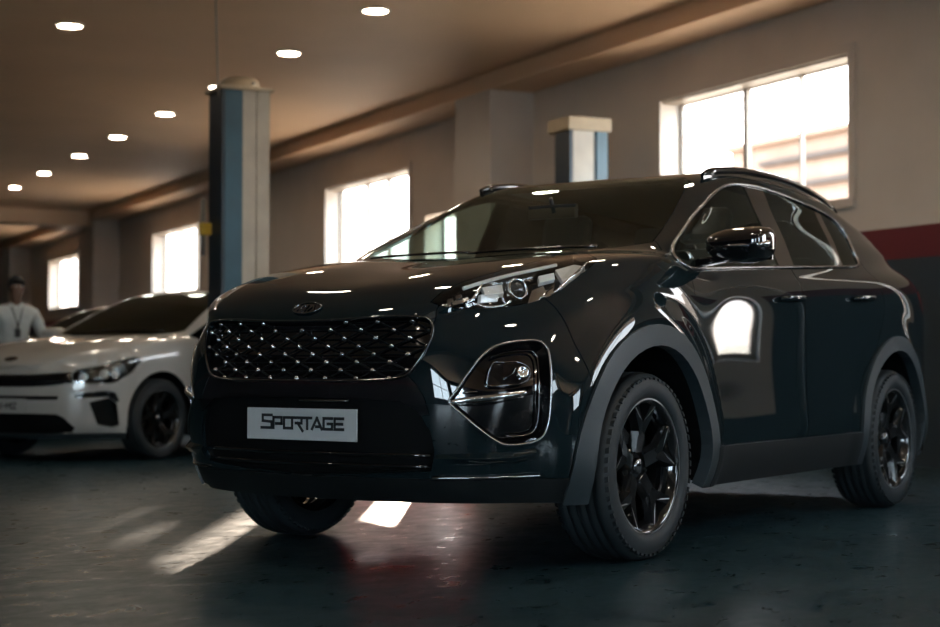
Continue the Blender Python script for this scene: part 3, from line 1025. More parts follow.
fog_px = [(449, 402), (455.6, 392), (471, 369.4), (487.7, 350.7), (502, 344), (527, 340.4), (538, 341), (545, 345.5), (549, 354.5), (551, 381.9), (550, 413), (546.5, 430), (541, 438), (530, 443), (508.5, 445), (496, 441), (477.3, 427.5), (460.7, 413)]
fg = B.pxs(fog_px)
gr_px = [(282, 324), (330, 320.5), (380, 317), (420, 317), (431, 322), (432.5, 333), (427, 347), (417, 363), (405, 376), (380, 380), (340, 381), (280, 381)]
gr = B.pxs(gr_px)
lo_px = [(275, 396), (340, 398), (400, 401), (418, 412), (430, 432), (434, 452), (431, 471), (275, 476)]
lo = B.pxs(lo_px)
bar = B.pxs([(280, 375), (404, 372), (416, 384), (424, 398), (429, 415), (280, 415)])
print('cuts', B.cut(hd, rayc, 1), B.cut(fg, rayc, 2, extra=lambda c: c.x > .3), B.cut([(p.x, p.y, p.z) for p in gr], (-1, 0, 0), 3), B.cut(lo, (-1, 0, 0), 4), B.cut(bar, (-1, 0, 0), 28))

def offpoly(P, k):
    return P
# side glass
dlo_px = [(672, 249), (675.5, 241), (686, 226), (699, 209.5), (711, 196), (721, 188), (733, 184.5), (755, 187), (778, 194), (800, 203), (820, 212), (834, 221), (845, 235), (852, 250), (858, 264), (848, 267),
          (800, 267.3), (750, 267.8), (700, 268.6), (688, 267.5), (678, 261)]
dlo = [(p.x, 1, p.z) for p in B.pxs(dlo_px)]
print('DLO', [(round(p[0], 2), round(p[2], 2)) for p in dlo])
xb = [B.px(776, 258).x, B.px(791, 258).x, B.px(832, 250).x, B.px(837, 250).x]
print('pillars', xb)
S_ = lambda c: c.z > 1.05 and c.y > .4
def clip(P, x0, x1):
    out = []
    n = len(P)
    for x, sg in ((x0, 1), (x1, -1)):
        out = []
        for i in range(len(P)):
            a, b = P[i], P[(i + 1) % len(P)]
            ia, ib = (a[0] - x) * sg >= 0, (b[0] - x) * sg >= 0
            if ia: out.append(a)
            if ia != ib:
                t = (x - a[0]) / (b[0] - a[0]); out.append((x, 1, a[2] + (b[2] - a[2]) * t))
        P = out
    return P
B.cut(clip(dlo, xb[0], 0), YD, 9, extra=S_)
B.cut(clip(dlo, xb[2], xb[1]), YD, 10, extra=S_)
B.cut(clip(dlo, -3, xb[3]), YD, 11, extra=S_)
B.cut(dlo, YD, 12, extra=S_)
for f in B.half.faces:
    if f[B.reg] == 12 and f.calc_center_median().x < -1.9: f[B.reg] = 27
ws = [(-.235, -.02, 1.172), (-.27, .40, 1.18), (-.335, .62, 1.185), (-.40, .715, 1.20), (-.72, .640, 1.375), (-1.04, .555, 1.545), (-1.12, .48, 1.568), (-1.17, .25, 1.58), (-1.18, -.02, 1.583)]
WD = V((-.62, 0, -.78))
B.cut(ws, WD, 13, extra=lambda c: c.z > 1.13 and c.x < -.15)
hp = [(p[0] + .012 if i < 3 else p[0], p[1] - (.0 if i < 3 else .004), 1) for i, p in enumerate(SUV['top'][:9])]
B.cut([(.935, -.02, 1)] + [(.925, .28, 1), (.855, .52, 1)] + hp[3:9] + [(-.40, .72, 1), (-.335, .62, 1), (-.27, .40, 1), (-.235, -.02, 1)], (0, 0, -1), 17, extra=lambda c: c.z > .86)
B.cut([(-1.19, -.02, 1), (-1.19, .55, 1), (-1.5, .585, 1), (-2.4, .575, 1), (-3.04, .53, 1), (-3.08, -.02, 1)], (0, 0, -1), 14, extra=lambda c: c.z > 1.3)
# rear glass and tail lamps
B.cut([(0, -.02, 1.26), (0, .50, 1.26), (0, .46, 1.48), (0, -.02, 1.50)], (1, 0, 0), 18, extra=lambda c: c.x < -3.0)
B.cut([(-3.12, 1, 1.12), (-3.6, 1, 1.12), (-3.6, 1, 1.0), (-3.2, 1, 1.0)], YD, 19, extra=lambda c: c.x < -3.0)
# doors
B.cut([(-.385, 1, 1.135), (-.372, 1, .98), (-.42, 1, .80), (-.487, 1, .60), (-.50, 1, .401), (-1.515, 1, .401), (-1.515, 1, .57), (-1.49, 1, 1.0), (-1.475, 1, 1.20)], YD, 15, extra=lambda c: c.z < 1.16 and c.y > .5)
B.cut([(-1.515, 1, .401), (-1.515, 1, .57), (-1.49, 1, 1.0), (-1.475, 1, 1.20), (-2.50, 1, 1.30), (-2.50, 1, 1.0), (-2.36, 1, .80), (-2.22, 1, .70), (-2.15, 1, .6), (-2.15, 1, .401)], YD, 16, extra=lambda c: c.z < 1.25 and c.y > .5)
# bumpers
def split(Bd, co, no, allow, pred, reg, filt=None):
    bm = Bd.half
    fs = [f for f in bm.faces if f[Bd.reg] in allow and (filt is None or filt(f.calc_center_median()))]
    g = set(fs)
    for f in fs: g.update(f.edges); g.update(f.verts)
    bmesh.ops.bisect_plane(bm, geom=list(g), dist=1e-6, plane_co=co, plane_no=no)
    for f in bm.faces:
        if f[Bd.reg] in allow and pred(f.calc_center_median()): f[Bd.reg] = reg
split(B, (0, 0, .338), (0, 0, 1), (0,), lambda c: c.x > .36 and c.z < .338, 5, lambda c: c.x > .3)
split(B, (.36, 0, 0), (1, 0, -.15), (0,), lambda c: (c.x - .36) > .15 * (c.z), 20, lambda c: 0 < c.x < 1)
B.half.faces.ensure_lookup_table()
for f in B.half.faces:      # x threshold classification for the bumper
    if f[B.reg] == 20 and f.calc_center_median().z > 1.2: f[B.reg] = 0
split(B, (-3.05, 0, 0), (1, 0, 0), (0,), lambda c: c.x < -3.05 and c.z < .80, 21, lambda c: c.x < -2.9)
split(B, (0, 0, .48), (0, 0, 1), (21,), lambda c: c.z < .48, 22)

P_ = M['paint']
B.part('hood', 17, P_, suv)
B.part('front_bumper', 20, P_, suv)
B.part('lower_bumper_lip', 5, M['sill'], suv)
B.part('body_shell', 0, P_, suv)
B.part('bumper_bar', 28, M['gloss_black'], suv, gap=0, flange=.004)
B.part('roof', 14, P_, suv, gap=.003)
B.part('windshield', 13, M['glass'], suv, flange=.004)
B.part('rear_window', 18, M['privacy'], suv, flange=.004)
B.part('rear_bumper', 21, P_, suv)
B.part('rear_skirt', 22, M['plastic'], suv)
for sd in (1, -1):
    B.part('wheel_arch_cladding', 6, M['plastic'], suv, sd, gap=-.003, flange=.05, push=.012)
    B.part('wheel_arch_cladding', 26, M['plastic'], suv, sd, gap=-.003, flange=.05, push=.012)
    B.part('sill_cladding', 8, M['sill'], suv, sd, gap=-.002, flange=.03, push=.014)
    B.part('front_door', 15, P_, suv, sd, gap=.0035)
    B.part('rear_door', 16, P_, suv, sd, gap=.0035)
    B.part('front_side_window', 9, M['glass'], suv, sd, gap=.001, flange=.004)
    B.part('rear_side_window', 10, M['privacy'], suv, sd, gap=.001, flange=.004)
    B.part('quarter_window', 11, M['privacy'], suv, sd, gap=.001, flange=.004)
    B.part('window_pillar', 12, M['gloss_black'], suv, sd, gap=.0, flange=.01); B.part('window_pillar', 27, M['gloss_black'], suv, sd, gap=.0, flange=.01)
    B.part('tail_light', 19, M['tail'], suv, sd)

# door seams closed behind, cabin, underbody
mb = MB()
mb.box((.12, 0, .60), (1.05, 1.10, .62)); mb.box((-1.75, 0, .34), (2.4, 1.50, .16)); mb.box((-3.0, 0, .60), (.75, 1.30, .55)); mb.box((-1.35, 0, .35), (4.0, 1.1, .14))
mb.box((-.55, 0, .55), (.2, 1.5, .5))
for sd in (1, -1):
    mb.box((-1.75, .80 * sd, .66), (2.3 * .72, .05, .80)); mb.box((-.30, .60 * sd, .92), (.5, .2, .25)); mb.box((.45, .45 * sd, .60), (.45, .3, .4))
mb.box((.60, 0, .62), (.30, 1.0, .50))
mb.build('underbody', M['dark'], suv)
for sd in (1, -1):
    for wx in (0, -2.67):
        mb = MB(); n = 24
        prev = None
        pts = [(wx + .462 * math.cos(PI * k / n * 1.12 - .19), .355 + .462 * math.sin(PI * k / n * 1.12 - .19)) for k in range(n + 1)]
        for k in range(n):
            a, b = pts[k], pts[k + 1]
            mb.add([(a[0], .55 * sd, a[1]), (b[0], .55 * sd, b[1]), (b[0], .895 * sd, b[1]), (a[0], .895 * sd, a[1])], [(0, 1, 2, 3)], True)
        mb.add([(p[0], .55 * sd, p[1]) for p in pts], [list(range(len(pts)))])
        mb.build('wheel_well', M['dark'], suv, fix=False)

# chrome outline around the side glass
def on_side(p):
    q = B.on((p[0], 0, p[2]), (0, 1, 0)); return q
for sd in (1, -1):
    pl = []
    for p in catmull(dlo, 3, True):
        q = on_side(p)
        if q is not None:
            n_ = B.nrm(q); pl.append(q + n_ * .003)
    if sd < 0: pl = [V((p.x, -p.y, p.z)) for p in pl]
    mb = MB(); mb.tube(pl, .0075, 8, closed=True); mb.build('window_trim', M['trimchrome'], suv)

# roof rails
for sd in (1, -1):
    rp = [(-1.10, .590, 1.568), (-1.20, .594, 1.592), (-1.45, .60, 1.618), (-1.75, .605, 1.624), (-2.05, .605, 1.617), (-2.35, .598, 1.590), (-2.60, .585, 1.555), (-2.72, .575, 1.528)]
    rp = [V((p[0], p[1] * sd, p[2])) for p in rp]
    mb = MB(); cp = catmull(rp, 5)
    n = len(cp)
    mb.tube(cp, [.010 + .008 * min(1, i / 4, (n - 1 - i) / 4) for i in range(n)], 10)
    for a, b in zip(cp, cp[1:]):
        lo_ = []
        for p in (a, b):
            q = B.on((p.x, p.y, 0), (0, 0, 1)); lo_.append(q - V((0, 0, .01)))
        w_ = V((0, .007, 0))
        mb.hexa([lo_[0] - w_, lo_[1] - w_, lo_[1] + w_, lo_[0] + w_, a - w_, b - w_, b + w_, a + w_], False)
    rail = mb.build('roof_rail', M['gloss_black'], suv)

# side mirrors
def rounded_body(pts, faces, level=3): return subsurf_mesh(pts, faces, level)
def mirror(sd, root, c, d, mtop, mlow):
    m = empty('side_mirror'); m.parent = root
    hx, hy, hz = d
    P = []
    for ix, x in enumerate((-1, -.35, .45, 1)):
        for iy, y in enumerate((-1, -.2, .55, 1)):
            for iz, z in enumerate((-1, 0, 1)):
                k = [1.0, 1.0, .86, .42][ix]
                zz = z * k * (1 if iy < 3 else .70) * (1 if iy > 0 else .72)
                yy = y * (1 if ix < 3 else .80)
                P.append((c[0] + x * hx, (c[1] + yy * hy) * sd, c[2] + zz * hz + (.01 if iy == 3 else 0)))
    ID = lambda a, b, e: a * 12 + b * 3 + e
    F = []
    for a in range(3):
        for b in range(3):
            F.append([ID(a, b, 0), ID(a + 1, b, 0), ID(a + 1, b + 1, 0), ID(a, b + 1, 0)][::-1]); F.append([ID(a, b, 2), ID(a + 1, b, 2), ID(a + 1, b + 1, 2), ID(a, b + 1, 2)])
        for e in range(2):
            F.append([ID(a, 0, e), ID(a + 1, 0, e), ID(a + 1, 0, e + 1), ID(a, 0, e + 1)]); F.append([ID(a, 3, e), ID(a + 1, 3, e), ID(a + 1, 3, e + 1), ID(a, 3, e + 1)][::-1])
    for b in range(3):
        for e in range(2):
            F.append([ID(0, b, e), ID(0, b + 1, e), ID(0, b + 1, e + 1), ID(0, b, e + 1)][::-1]); F.append([ID(3, b, e), ID(3, b + 1, e), ID(3, b + 1, e + 1), ID(3, b, e + 1)])
    if sd < 0: F = [f[::-1] for f in F]
    me = rounded_body(P, F); me.name = 'mirror_housing'; me.materials.append(mtop)
    me.polygons.foreach_set('use_smooth', [True] * len(me.polygons))
    o = bpy.data.objects.new('mirror_housing', me); col.objects.link(o); o.parent = m
    # indicator strip
    if mlow:
        mb = MB()
        pts = [V((c[0] + .99 * hx * .93, (c[1] - .25 * hy) * sd, c[2] - .12 * hz)), V((c[0] + .93 * hx, (c[1] + .40 * hy) * sd, c[2] - .14 * hz)), V((c[0] + .70 * hx, (c[1] + .80 * hy) * sd, c[2] - .10 * hz)), V((c[0] + .10 * hx, (c[1] + .985 * hy) * sd, c[2] - .02 * hz))]
        cp = catmull(pts, 5)
        mb.tube(cp, [.006 + .008 * (i / len(cp)) for i in range(len(cp))], 8); mb.build('turn_signal', mlow, m)
    g = MB(); g.hexa([(c[0] - hx * .99, (c[1] + a * hy * .82) * sd, c[2] + e * hz * .8) for e in (-1, 1) for a in (-1, 1)][:2] + [(c[0] - hx * .90, (c[1] + a * hy * .82) * sd, c[2] - hz * .8) for a in (1, -1)] +
                     [(c[0] - hx * .99, (c[1] + a * hy * .82) * sd, c[2] + hz * .7) for a in (-1, 1)] + [(c[0] - hx * .90, (c[1] + a * hy * .82) * sd, c[2] + hz * .7) for a in (1, -1)])
    g.build('mirror_glass', M['dchrome'], m)
    st = MB(); y0 = c[1] - hy * .6
    st.hexa([(c[0] - .03, (y0 - .10) * sd, c[2] - hz * 1.15), (c[0] + .035, (y0 - .10) * sd, c[2] - hz * 1.15), (c[0] + .03, (y0 + .06) * sd, c[2] - hz * .78), (c[0] - .03, (y0 + .06) * sd, c[2] - hz * .78),
             (c[0] - .03, (y0 - .10) * sd, c[2] - hz * .70), (c[0] + .035, (y0 - .10) * sd, c[2] - hz * .70), (c[0] + .03, (y0 + .06) * sd, c[2] - hz * .5), (c[0] - .03, (y0 + .06) * sd, c[2] - hz * .5)])
    st.build('mirror_arm', M['gloss_black'], m, bevel=.006)
for sd, mc in ((1, (-.575, 1.005, 1.208)), (-1, (-.70, .975, 1.15))): mirror(sd, suv, mc, (.085, .132, .076), M['gloss_black'], M['chrome'])

# door handles
for sd in (1, -1):
    for hx_, hz_ in ((-1.325, 1.015), (-2.20, 1.045)):
        pts = []
        for k, (dx, o_) in enumerate(((.11, .004), (.085, .030), (.03, .040), (-.04, .040), (-.09, .030), (-.11, .004))):
            q = on_side((hx_ + dx, 0, hz_ + dx * -.03)); n_ = B.nrm(q); pts.append(q + n_ * o_)
        pts = [V((p.x, p.y * sd, p.z)) for p in pts]
        hnd = empty('door_handle'); hnd.parent = suv
        mb = MB(); mb.tube(catmull(pts, 4), .012, 10); mb.build('handle_bar', P_, hnd)
        mb = MB(); q = [V((p.x, p.y + .009 * sd, p.z + .006)) for p in pts[1:5]]
        mb.tube(catmull(q, 4), .0055, 8); mb.build('handle_accent', M['chrome'], hnd)

# wheels
for sd in (1, -1):
    for wx in (0, -2.67):
        make_wheel('wheel', .351, .243, .235, suv, (wx, .793 * sd, .351), sd, M['alloy'], M['alloyface'])

# ---- headlights
def frame_at(x, y, off=-.02, Bd=B):
    p = Bd.px(x, y); n_ = Bd.nrm(p)
    ax = V((0, 0, 1)).cross(n_).normalized(); ay = n_.cross(ax)
    o = p + n_ * off
    return Matrix(((ax.x, ay.x, n_.x, o.x), (ax.y, ay.y, n_.y, o.y), (ax.z, ay.z, n_.z, o.z), (0, 0, 0, 1)))
def both(parent_l, parent_r, fn):
    o = fn(parent_l); mirror_copy(o, parent_r)
HL = [B.part('headlight', 1, M['lens'], suv, sd, gap=.001, flange=.006) for sd in (1, -1)]
for sd, p in zip((1, -1), HL): B.part('lamp_housing', 1, M['gloss_black'], p, sd, gap=-.012, flange=-.05, push=-.055)
def lamp_tube(pxl, r, off, m, name):
    def f(p):
        mb = MB(); pts = [B.px(*q) for q in pxl]; pts = [q + B.nrm(q) * off for q in pts]
        mb.tube(catmull(pts, 4), r, 8); return mb.build(name, m, p)
    both(HL[0], HL[1], f)
def lamp_quad(pxl, th, off, m, name):
    def f(p):
        pts = [B.px(*q) for q in pxl]; nn = B.nrm(sum(pts, V()) / len(pts))
        fr = [q + nn * off for q in pts]; mb = MB(); k = len(pts)
        mb.add([q - nn * th for q in fr] + fr, [list(range(k))[::-1], [k + i for i in range(k)]] + [(i, (i + 1) % k, k + (i + 1) % k, k + i) for i in range(k)])
        return mb.build(name, m, p, bevel=.003)
    both(HL[0], HL[1], f)
def lamp_round(x, y, r, off, m1, m2):
    def f1(p):
        mb = MB(); mb.lathe([(r, -.02), (r * 1.02, .006), (r * .92, .010), (r * .80, -.004), (r * .76, -.02)], 32, 'Z', frame_at(x, y, off)); return mb.build('projector_ring', m1, p)
    def f2(p):
        mb = MB(); mb.lathe([(r * .78, -.018), (r * .70, .0), (r * .5, .010), (r * .25, .015), (0, .016)], 32, 'Z', frame_at(x, y, off)); return mb.build('projector_lens', m2, p)
    both(HL[0], HL[1], f1); both(HL[0], HL[1], f2)
lamp_tube([(463, 286), (485, 279), (510, 272.5), (540, 266), (556, 262.5)], .007, -.010, M['white_plastic'], 'light_strip')
lamp_quad([(483, 283), (503, 280), (505, 289), (486, 291)], .02, -.018, M['white_plastic'], 'led_block')
lamp_quad([(484, 294), (502, 292), (501, 301), (483, 303)], .02, -.018, M['white_plastic'], 'led_block')
lamp_tube([(483, 279.5), (478, 290), (472, 302)], .005, -.012, M['reflector'], 'light_strip')
lamp_round(520.5, 287.5, .038, -.020, M['reflector'], M['gloss_black'])
lamp_quad([(533, 286), (545, 281), (548, 288), (538, 300), (528, 301.5)], .02, -.022, M['reflector'], 'reflector_bowl')
lamp_quad([(549, 287), (556, 282), (552, 295), (545, 298)], .02, -.022, M['reflector'], 'reflector_bowl')
lamp_quad([(540, 271), (556, 267.5), (557, 274), (541, 278)], .02, -.022, M['white_plastic'], 'led_block')
lamp_quad([(556, 263), (575, 258), (586, 260), (577, 270), (566, 279), (562, 272)], .02, -.025, M['white_plastic'], 'reflector_bowl')
lamp_tube([(588, 261), (578, 270.5), (566, 281), (556, 290), (540, 297)], .004, -.006, M['reflector'], 'light_strip')
lamp_tube([(474, 303.5), (490, 305.5), (505, 303), (512, 299)], .005, -.012, M['reflector'], 'light_strip')
lamp_quad([(560, 262), (585, 258), (590, 262), (572, 278), (562, 284)], .004, -.042, M['reflector'], 'reflector_back')
for q in ((449, 294.5), (458, 290.5), (447, 300), (456, 297.5), (466, 294), (464, 301)):
    lamp_quad([(q[0] - 4, q[1] - 1.2), (q[0] + 3, q[1] - 3), (q[0] + 4, q[1] + 1), (q[0] - 3, q[1] + 2.5)], .012, -.024, M['trimchrome'], 'louvre_tile')

# ---- fog lamp pockets
FP = [B.part('fog_lamp_housing', 2, M['gloss_black'], suv, sd, gap=-.004, flange=-.05, push=-.05) for sd in (1, -1)]
def fog_tube(pxl, r, off, m, name, closed=False, n=4):
    def f(p):
        mb = MB(); pts = [B.px(*q) for q in pxl]; pts = [q + B.nrm(q) * off for q in pts]
        mb.tube(catmull(pts, n, closed), r, 8, closed=closed); return mb.build(name, m, p)
    both(FP[0], FP[1], f)
fog_tube(fog_px, .0045, .001, M['trimchrome'], 'chrome_outline', True, 3)
inner = [(462, 400), (478, 371), (492, 355), (506, 350), (527, 347.5), (536, 349), (541, 357), (543, 382), (542, 412), (538, 430), (528, 437), (508, 438)]
fog_tube(inner[2:], .0035, -.030, M['dchrome'], 'inner_edge')
fog_tube([(451, 402.5), (470, 399.5), (495, 397), (515, 394.5), (526, 392.5)], .0105, -.005, M['chrome'], 'chrome_blade')
fog_tube([(452, 405), (470, 403.5), (495, 401), (524, 397)], .006, -.012, M['gloss_black'], 'blade_underside')
pod = [(494, 361.5), (504, 361), (517, 360), (526, 363), (532, 368.5), (530, 378), (521, 383.5), (505, 384.5), (488, 384.5), (489, 372)]
fog_tube(pod, .0035, -.018, M['dchrome'], 'lamp_pod_outline', True, 3)
def fpod(p):
    pts = [B.px(*q) for q in pod]; nn = B.nrm(sum(pts, V()) / len(pts)); fr = [q - nn * .022 for q in pts]; k = len(fr)
    mb = MB(); mb.add([q - nn * .03 for q in fr] + fr, [list(range(k))[::-1], [k + i for i in range(k)]] + [(i, (i + 1) % k, k + (i + 1) % k, k + i) for i in range(k)])
    return mb.build('lamp_pod', M['gloss_black'], p, bevel=.004)
both(FP[0], FP[1], fpod)
def fl1(p):
    mb = MB(); mb.lathe([(.020, -.01), (.021, .004), (.016, .006), (.012, .0), (0, .004)], 24, 'Z', frame_at(524, 371, -.014)); return mb.build('fog_lamp', M['reflector'], p)
both(FP[0], FP[1], fl1)
fog_tube([(506, 377), (513, 373), (517, 366)], .003, -.016, M['dchrome'], 'lamp_fin')
fog_tube([(462, 392.5), (478, 391)], .003, -.028, M['dchrome'], 'inner_edge')

# ---- grille
GR = B.part('grille', 3, M['gloss_black'], suv, 0, gap=-.003, flange=-.035, push=-.035)
B.part('lower_intake', 4, M['dark'], suv, 0, gap=-.003, flange=-.03, push=-.03)
def inside(poly, y, z):
    ins = False; j = len(poly) - 1
    for i in range(len(poly)):
        yi, zi = poly[i]; yj, zj = poly[j]
        if (zi > z) != (zj > z) and y < (yj - yi) * (z - zi) / (zj - zi) + yi: ins = not ins
        j = i
    return ins
gpoly = [(p.y, p.z) for p in gr]
gpoly[0] = (-.001, gpoly[0][1]); gpoly[-1] = (-.001, gpoly[-1][1])
zc = .795
mesh_bars = MB(); studs = MB()
DY, DZ = .064, .0285
nodes = {}
for i in range(-12, 13):
    for j in range(-8, 9):
        if (i + j) % 2: continue
        y, z = i * DY, zc + j * DZ
        if not inside(gpoly, abs(y), z): continue
        q = B.on((0, y, z), (1, 0, 0)); n_ = B.nrm(q)
        nodes[(i, j)] = (q - n_ * .022, n_)
for (i, j), (p, n_) in nodes.items():
    for di, dj in ((1, 1), (1, -1), (2, 0)):
        if (i + di, j + dj) in nodes:
            q = nodes[(i + di, j + dj)][0]
            mesh_bars.tube([p, (p + q) / 2 - n_ * .004, q], .0035 if di == 1 else .002, 6)
    c_ = p + n_ * .006; rr_ = .0115
    rings = []
    for a_ in range(5):
        th = PI * a_ / 4
        rings.append((rr_ * math.sin(th) + 1e-5, rr_ * math.cos(th)))
    mesh_st = Matrix.Translation(c_) @ n_.to_track_quat('Z', 'Y').to_matrix().to_4x4()
    studs.lathe(rings, 8, 'Z', mesh_st)
mesh_bars.build('grille_mesh', M['dark'], GR)
sto = studs.build('grille_studs', M['chrome'], GR); sto['kind'] = 'stuff'
rim = []
for q in gr[1:-1]: rim.append(q + B.nrm(q) * .001)
rl = [V((p.x, -p.y, p.z)) for p in rim]
mb = MB(); mb.tube(catmull(rim + rl[::-1], 3, True), .006, 8, closed=True)
mb.build('grille_surround', M['gloss_black'], GR)
# lower intake slats
mb = MB()
for z in (.375, .415):
    pts = []
    for k in range(-8, 9):
        q = B.on((0, k * .065, z), (1, 0, 0)); pts.append(q - B.nrm(q) * .015)
    mb.tube(pts, .008, 8)
mb.build('intake_slats', M['gloss_black'], suv)
# chrome hairline above the name card
mb = MB(); pts = []
for k in range(-3, 5):
    q = B.on((0, k * .03 + .12, .603), (1, 0, 0)); pts.append(q + B.nrm(q) * .004)
mb.tube(pts, .004, 8); mb.build('sensor_bar', M['dchrome'], suv)

# ---- oval emblem with KIA lettering
def strokes(mb, polyl, o, e1, e2, n_, sc, w_, th):
    """polylines in letter units -> flat bars on a plane"""
    for pl in polyl:
        for a, b in zip(pl, pl[1:]):
            a = V((a[0], a[1])); b = V((b[0], b[1])); t = (b - a)
            if t.length < 1e-6: continue
            t.normalize(); nn = V((-t.y, t.x)); a = a - t * w_ / 2; b = b + t * w_ / 2
            q = [a - nn * w_ / 2, b - nn * w_ / 2, b + nn * w_ / 2, a + nn * w_ / 2]
            mb.prism([(u.x * sc, u.y * sc) for u in q], o, e1, e2, n_, th)
def emblem(Bd, root, z, a, b, m, mi):
    q = Bd.on((0, 0, z), (1, 0, 0)); n_ = Bd.nrm(q); n_.y = 0; n_.normalize()
    e1 = V((0, 1, 0)); e2 = n_.cross(e1)
    if e2.z < 0: e2 = -e2
    o = q + n_ * .004
    em = empty('emblem'); em.parent = root
    mb = MB(); mb.tube([o + e1 * a * math.cos(t * PI / 20) + e2 * b * math.sin(t * PI / 20) for t in range(40)], .0038, 8, closed=True)
    mb.build('emblem_ring', m, em)
    mb = MB(); mb.prism([(a * math.cos(t * PI / 20), b * math.sin(t * PI / 20)) for t in range(40)], o - n_ * .006, e1, e2, n_, .005); mb.build('emblem_plate', mi, em)
    # letters read from the front: left of the reader is -y... e1 points to the reader's right
    L = [[[(0, 0), (0, 1)], [(.75, 1), (.05, .45), (.8, 0)]], [[(0, 0), (0, 1)]], [[(0, 0), (.45, 1), (.9, 0)]]]
    xs = [-1.35, -.08, .40]
    mb = MB(); h = b * .95
    for l, x in zip(L, xs):
        strokes(mb, [[((u + x), v - .5) for u, v in pl] for pl in l], o, e1, e2, n_, h, .20, .003)
    mb.build('emblem_letters', m, em)
emblem(B, suv, .928, .062, .031, M['dchrome'], M['gloss_black'])

# ---- name card on the bumper
def card(Bd, root, z0, z1, hw, thick=.004):
    qs = [Bd.on((0, y, (z0 + z1) / 2), (1, 0, 0)).x for y in (0, hw)]
    x = max(qs) - .012
    pl = empty('name_plate', (x, .022, 0)); pl.parent = root
    mb = MB(); mb.box((0, 0, (z0 + z1) / 2), (.006, hw * 2, z1 - z0)); mb.build('plate_board', M['plate'], pl, bevel=.0015)
    mb = MB(); mb.box((-.012, 0, (z0 + z1) / 2), (.016, hw * 1.9, (z1 - z0) * .9)); mb.build('plate_holder', M['gloss_black'], pl)
    return pl, x
CP, cx_ = card(B, suv, .462, .574, .252)
S_ = [[(.95, 1.02), (.0, 1.02), (.0, .55), (.95, .48), (.95, 0), (-.12, 0)]]
P1 = [[(0, 0), (0, .85), (.85, .85), (.85, .35), (.28, .35)]]
O1 = [[(0, 0), (0, .85), (.85, .85), (.85, 0), (0, 0)]]
R1 = [[(0, .85), (.75, .85), (.75, .42), (.15, .42), (.35, .42), (.85, -.18)]]
T1 = [[(-.12, .85), (.75, .85)], [(.34, .85), (.34, 0)]]
A1 = [[(0, 0), (.50, .85), (.98, 0)], [(.42, .18), (.76, .18)]]
G1 = [[(.85, .85), (0, .85), (0, 0), (.85, 0), (.85, .42), (.42, .42)]]
E1 = [[(.85, .85), (0, .85), (0, 0), (.85, 0)], [(0, .42), (.75, .42)]]
mb = MB(); x = 0
adv = [(S_, 1.15), (P1, 1.12), (O1, 1.08), (R1, 1.0), (T1, .84), (A1, 1.18), (G1, 1.12), (E1, .85)]
tw = sum(a for _, a in adv)
sc = .37 / tw
for l, a in adv:
    strokes(mb, [[(u + x - tw / 2, v - .45) for u, v in pl] for pl in l], (.0032, 0.008, .523), (0, 1, 0), (0, 0, 1), (1, 0, 0), sc, .23, .0008)
    x += a
mb.build('plate_lettering', M['ink'], CP)

# bright hairline where the painted bumper meets the black lip, and the ledge above it
for sd in (1, -1):
    pts = []
    for q in ((432, 473.5), (460, 472.5), (490, 471), (515, 469), (540, 466)):
        p = B.px(*q); pts.append(p + B.nrm(p) * .003)
    pts = [V((p.x, p.y * sd, .342 + (p.z - pts[0].z) * .3)) for p in pts]
    mb = MB(); mb.tube(catmull(pts, 4), .0035, 8); mb.build('lip_trim', M['chrome'], suv)
    ts = []; n_s = []
    for q in ((436, 458), (460, 457.5), (490, 457), (515, 455.5), (536, 452)):
        p = B.px(*q); ts.append(p); n_s.append(B.nrm(p))
    mb = MB(); k = len(ts); vs = []
    for i, (p, n_) in enumerate(zip(ts, n_s)):
        e = .028 * math.sin(PI * (i + .6) / (k + .2))
        for q in (p + V((0, 0, .020)) - n_ * .004, p + n_ * e, p + V((0, 0, -.030)) - n_ * .004): vs.append(V((q.x, q.y * sd, q.z)))
    fs = []
    for i in range(k - 1):
        a = i * 3; fs += [(a, a + 1, a + 4, a + 3), (a + 1, a + 2, a + 5, a + 4), (a + 2, a, a + 3, a + 5)]
    mb.add(vs, fs); mb.build('bumper_ledge', P_, suv, bevel=.004)
# ---- wipers
for y0, y1 in ((.52, -.10), (-.10, -.62)):
    pts = []
    for t in range(9):
        y = lerp(y0, y1, t / 8); q = B.on((lerp(-.42, -.40, t / 8) - .02 * math.sin(t / 8 * PI), y, 1.0), (.55, 0, .83))
        pts.append(q + B.nrm(q) * .012)
    mb = MB(); mb.tube(pts, .006, 6); mb.build('wiper', M['gloss_black'], suv)
# ---- cabin
mb = MB(); mb.box((-.62, 0, 1.02), (.55, 1.36, .20)); d = mb.build('dashboard', M['seat'], suv, bevel=.04)
mb = MB(); mb.lathe([(.18, 0), (.195, .012), (.195, -.012), (.18, 0)], 32, 'X', Matrix.Translation((-.98, .38, 1.03)) @ Matrix.Rotation(.35, 4, 'Y')); mb.box((-.98, .38, 1.03), (.03, .34, .05)); mb.build('steering_wheel', M['seat'], suv)
def seat(x, y, wd, name='seat'):
    s = empty(name); s.parent = suv
    mb = MB(); mb.box((x + .05, y, .62), (.52, wd, .18)); mb.build('cushion', M['seat'], s, bevel=.05)
    T = Matrix.Translation((x - .26, y, .70)) @ Matrix.Rotation(-.22, 4, 'Y')
    mb = MB(); mb.box((0, 0, .28), (.14, wd, .60), M4=T); mb.build('backrest', M['seat'], s, bevel=.05)
    mb = MB(); mb.box((0, 0, .70), (.09, min(wd, .26), .17), M4=T); mb.build('headrest', M['seat'], s, bevel=.035)
seat(-1.15, .38, .50); seat(-1.15, -.38, .50); seat(-2.0, .32, .60, 'rear_seat'); seat(-2.0, -.32, .60, 'rear_seat')
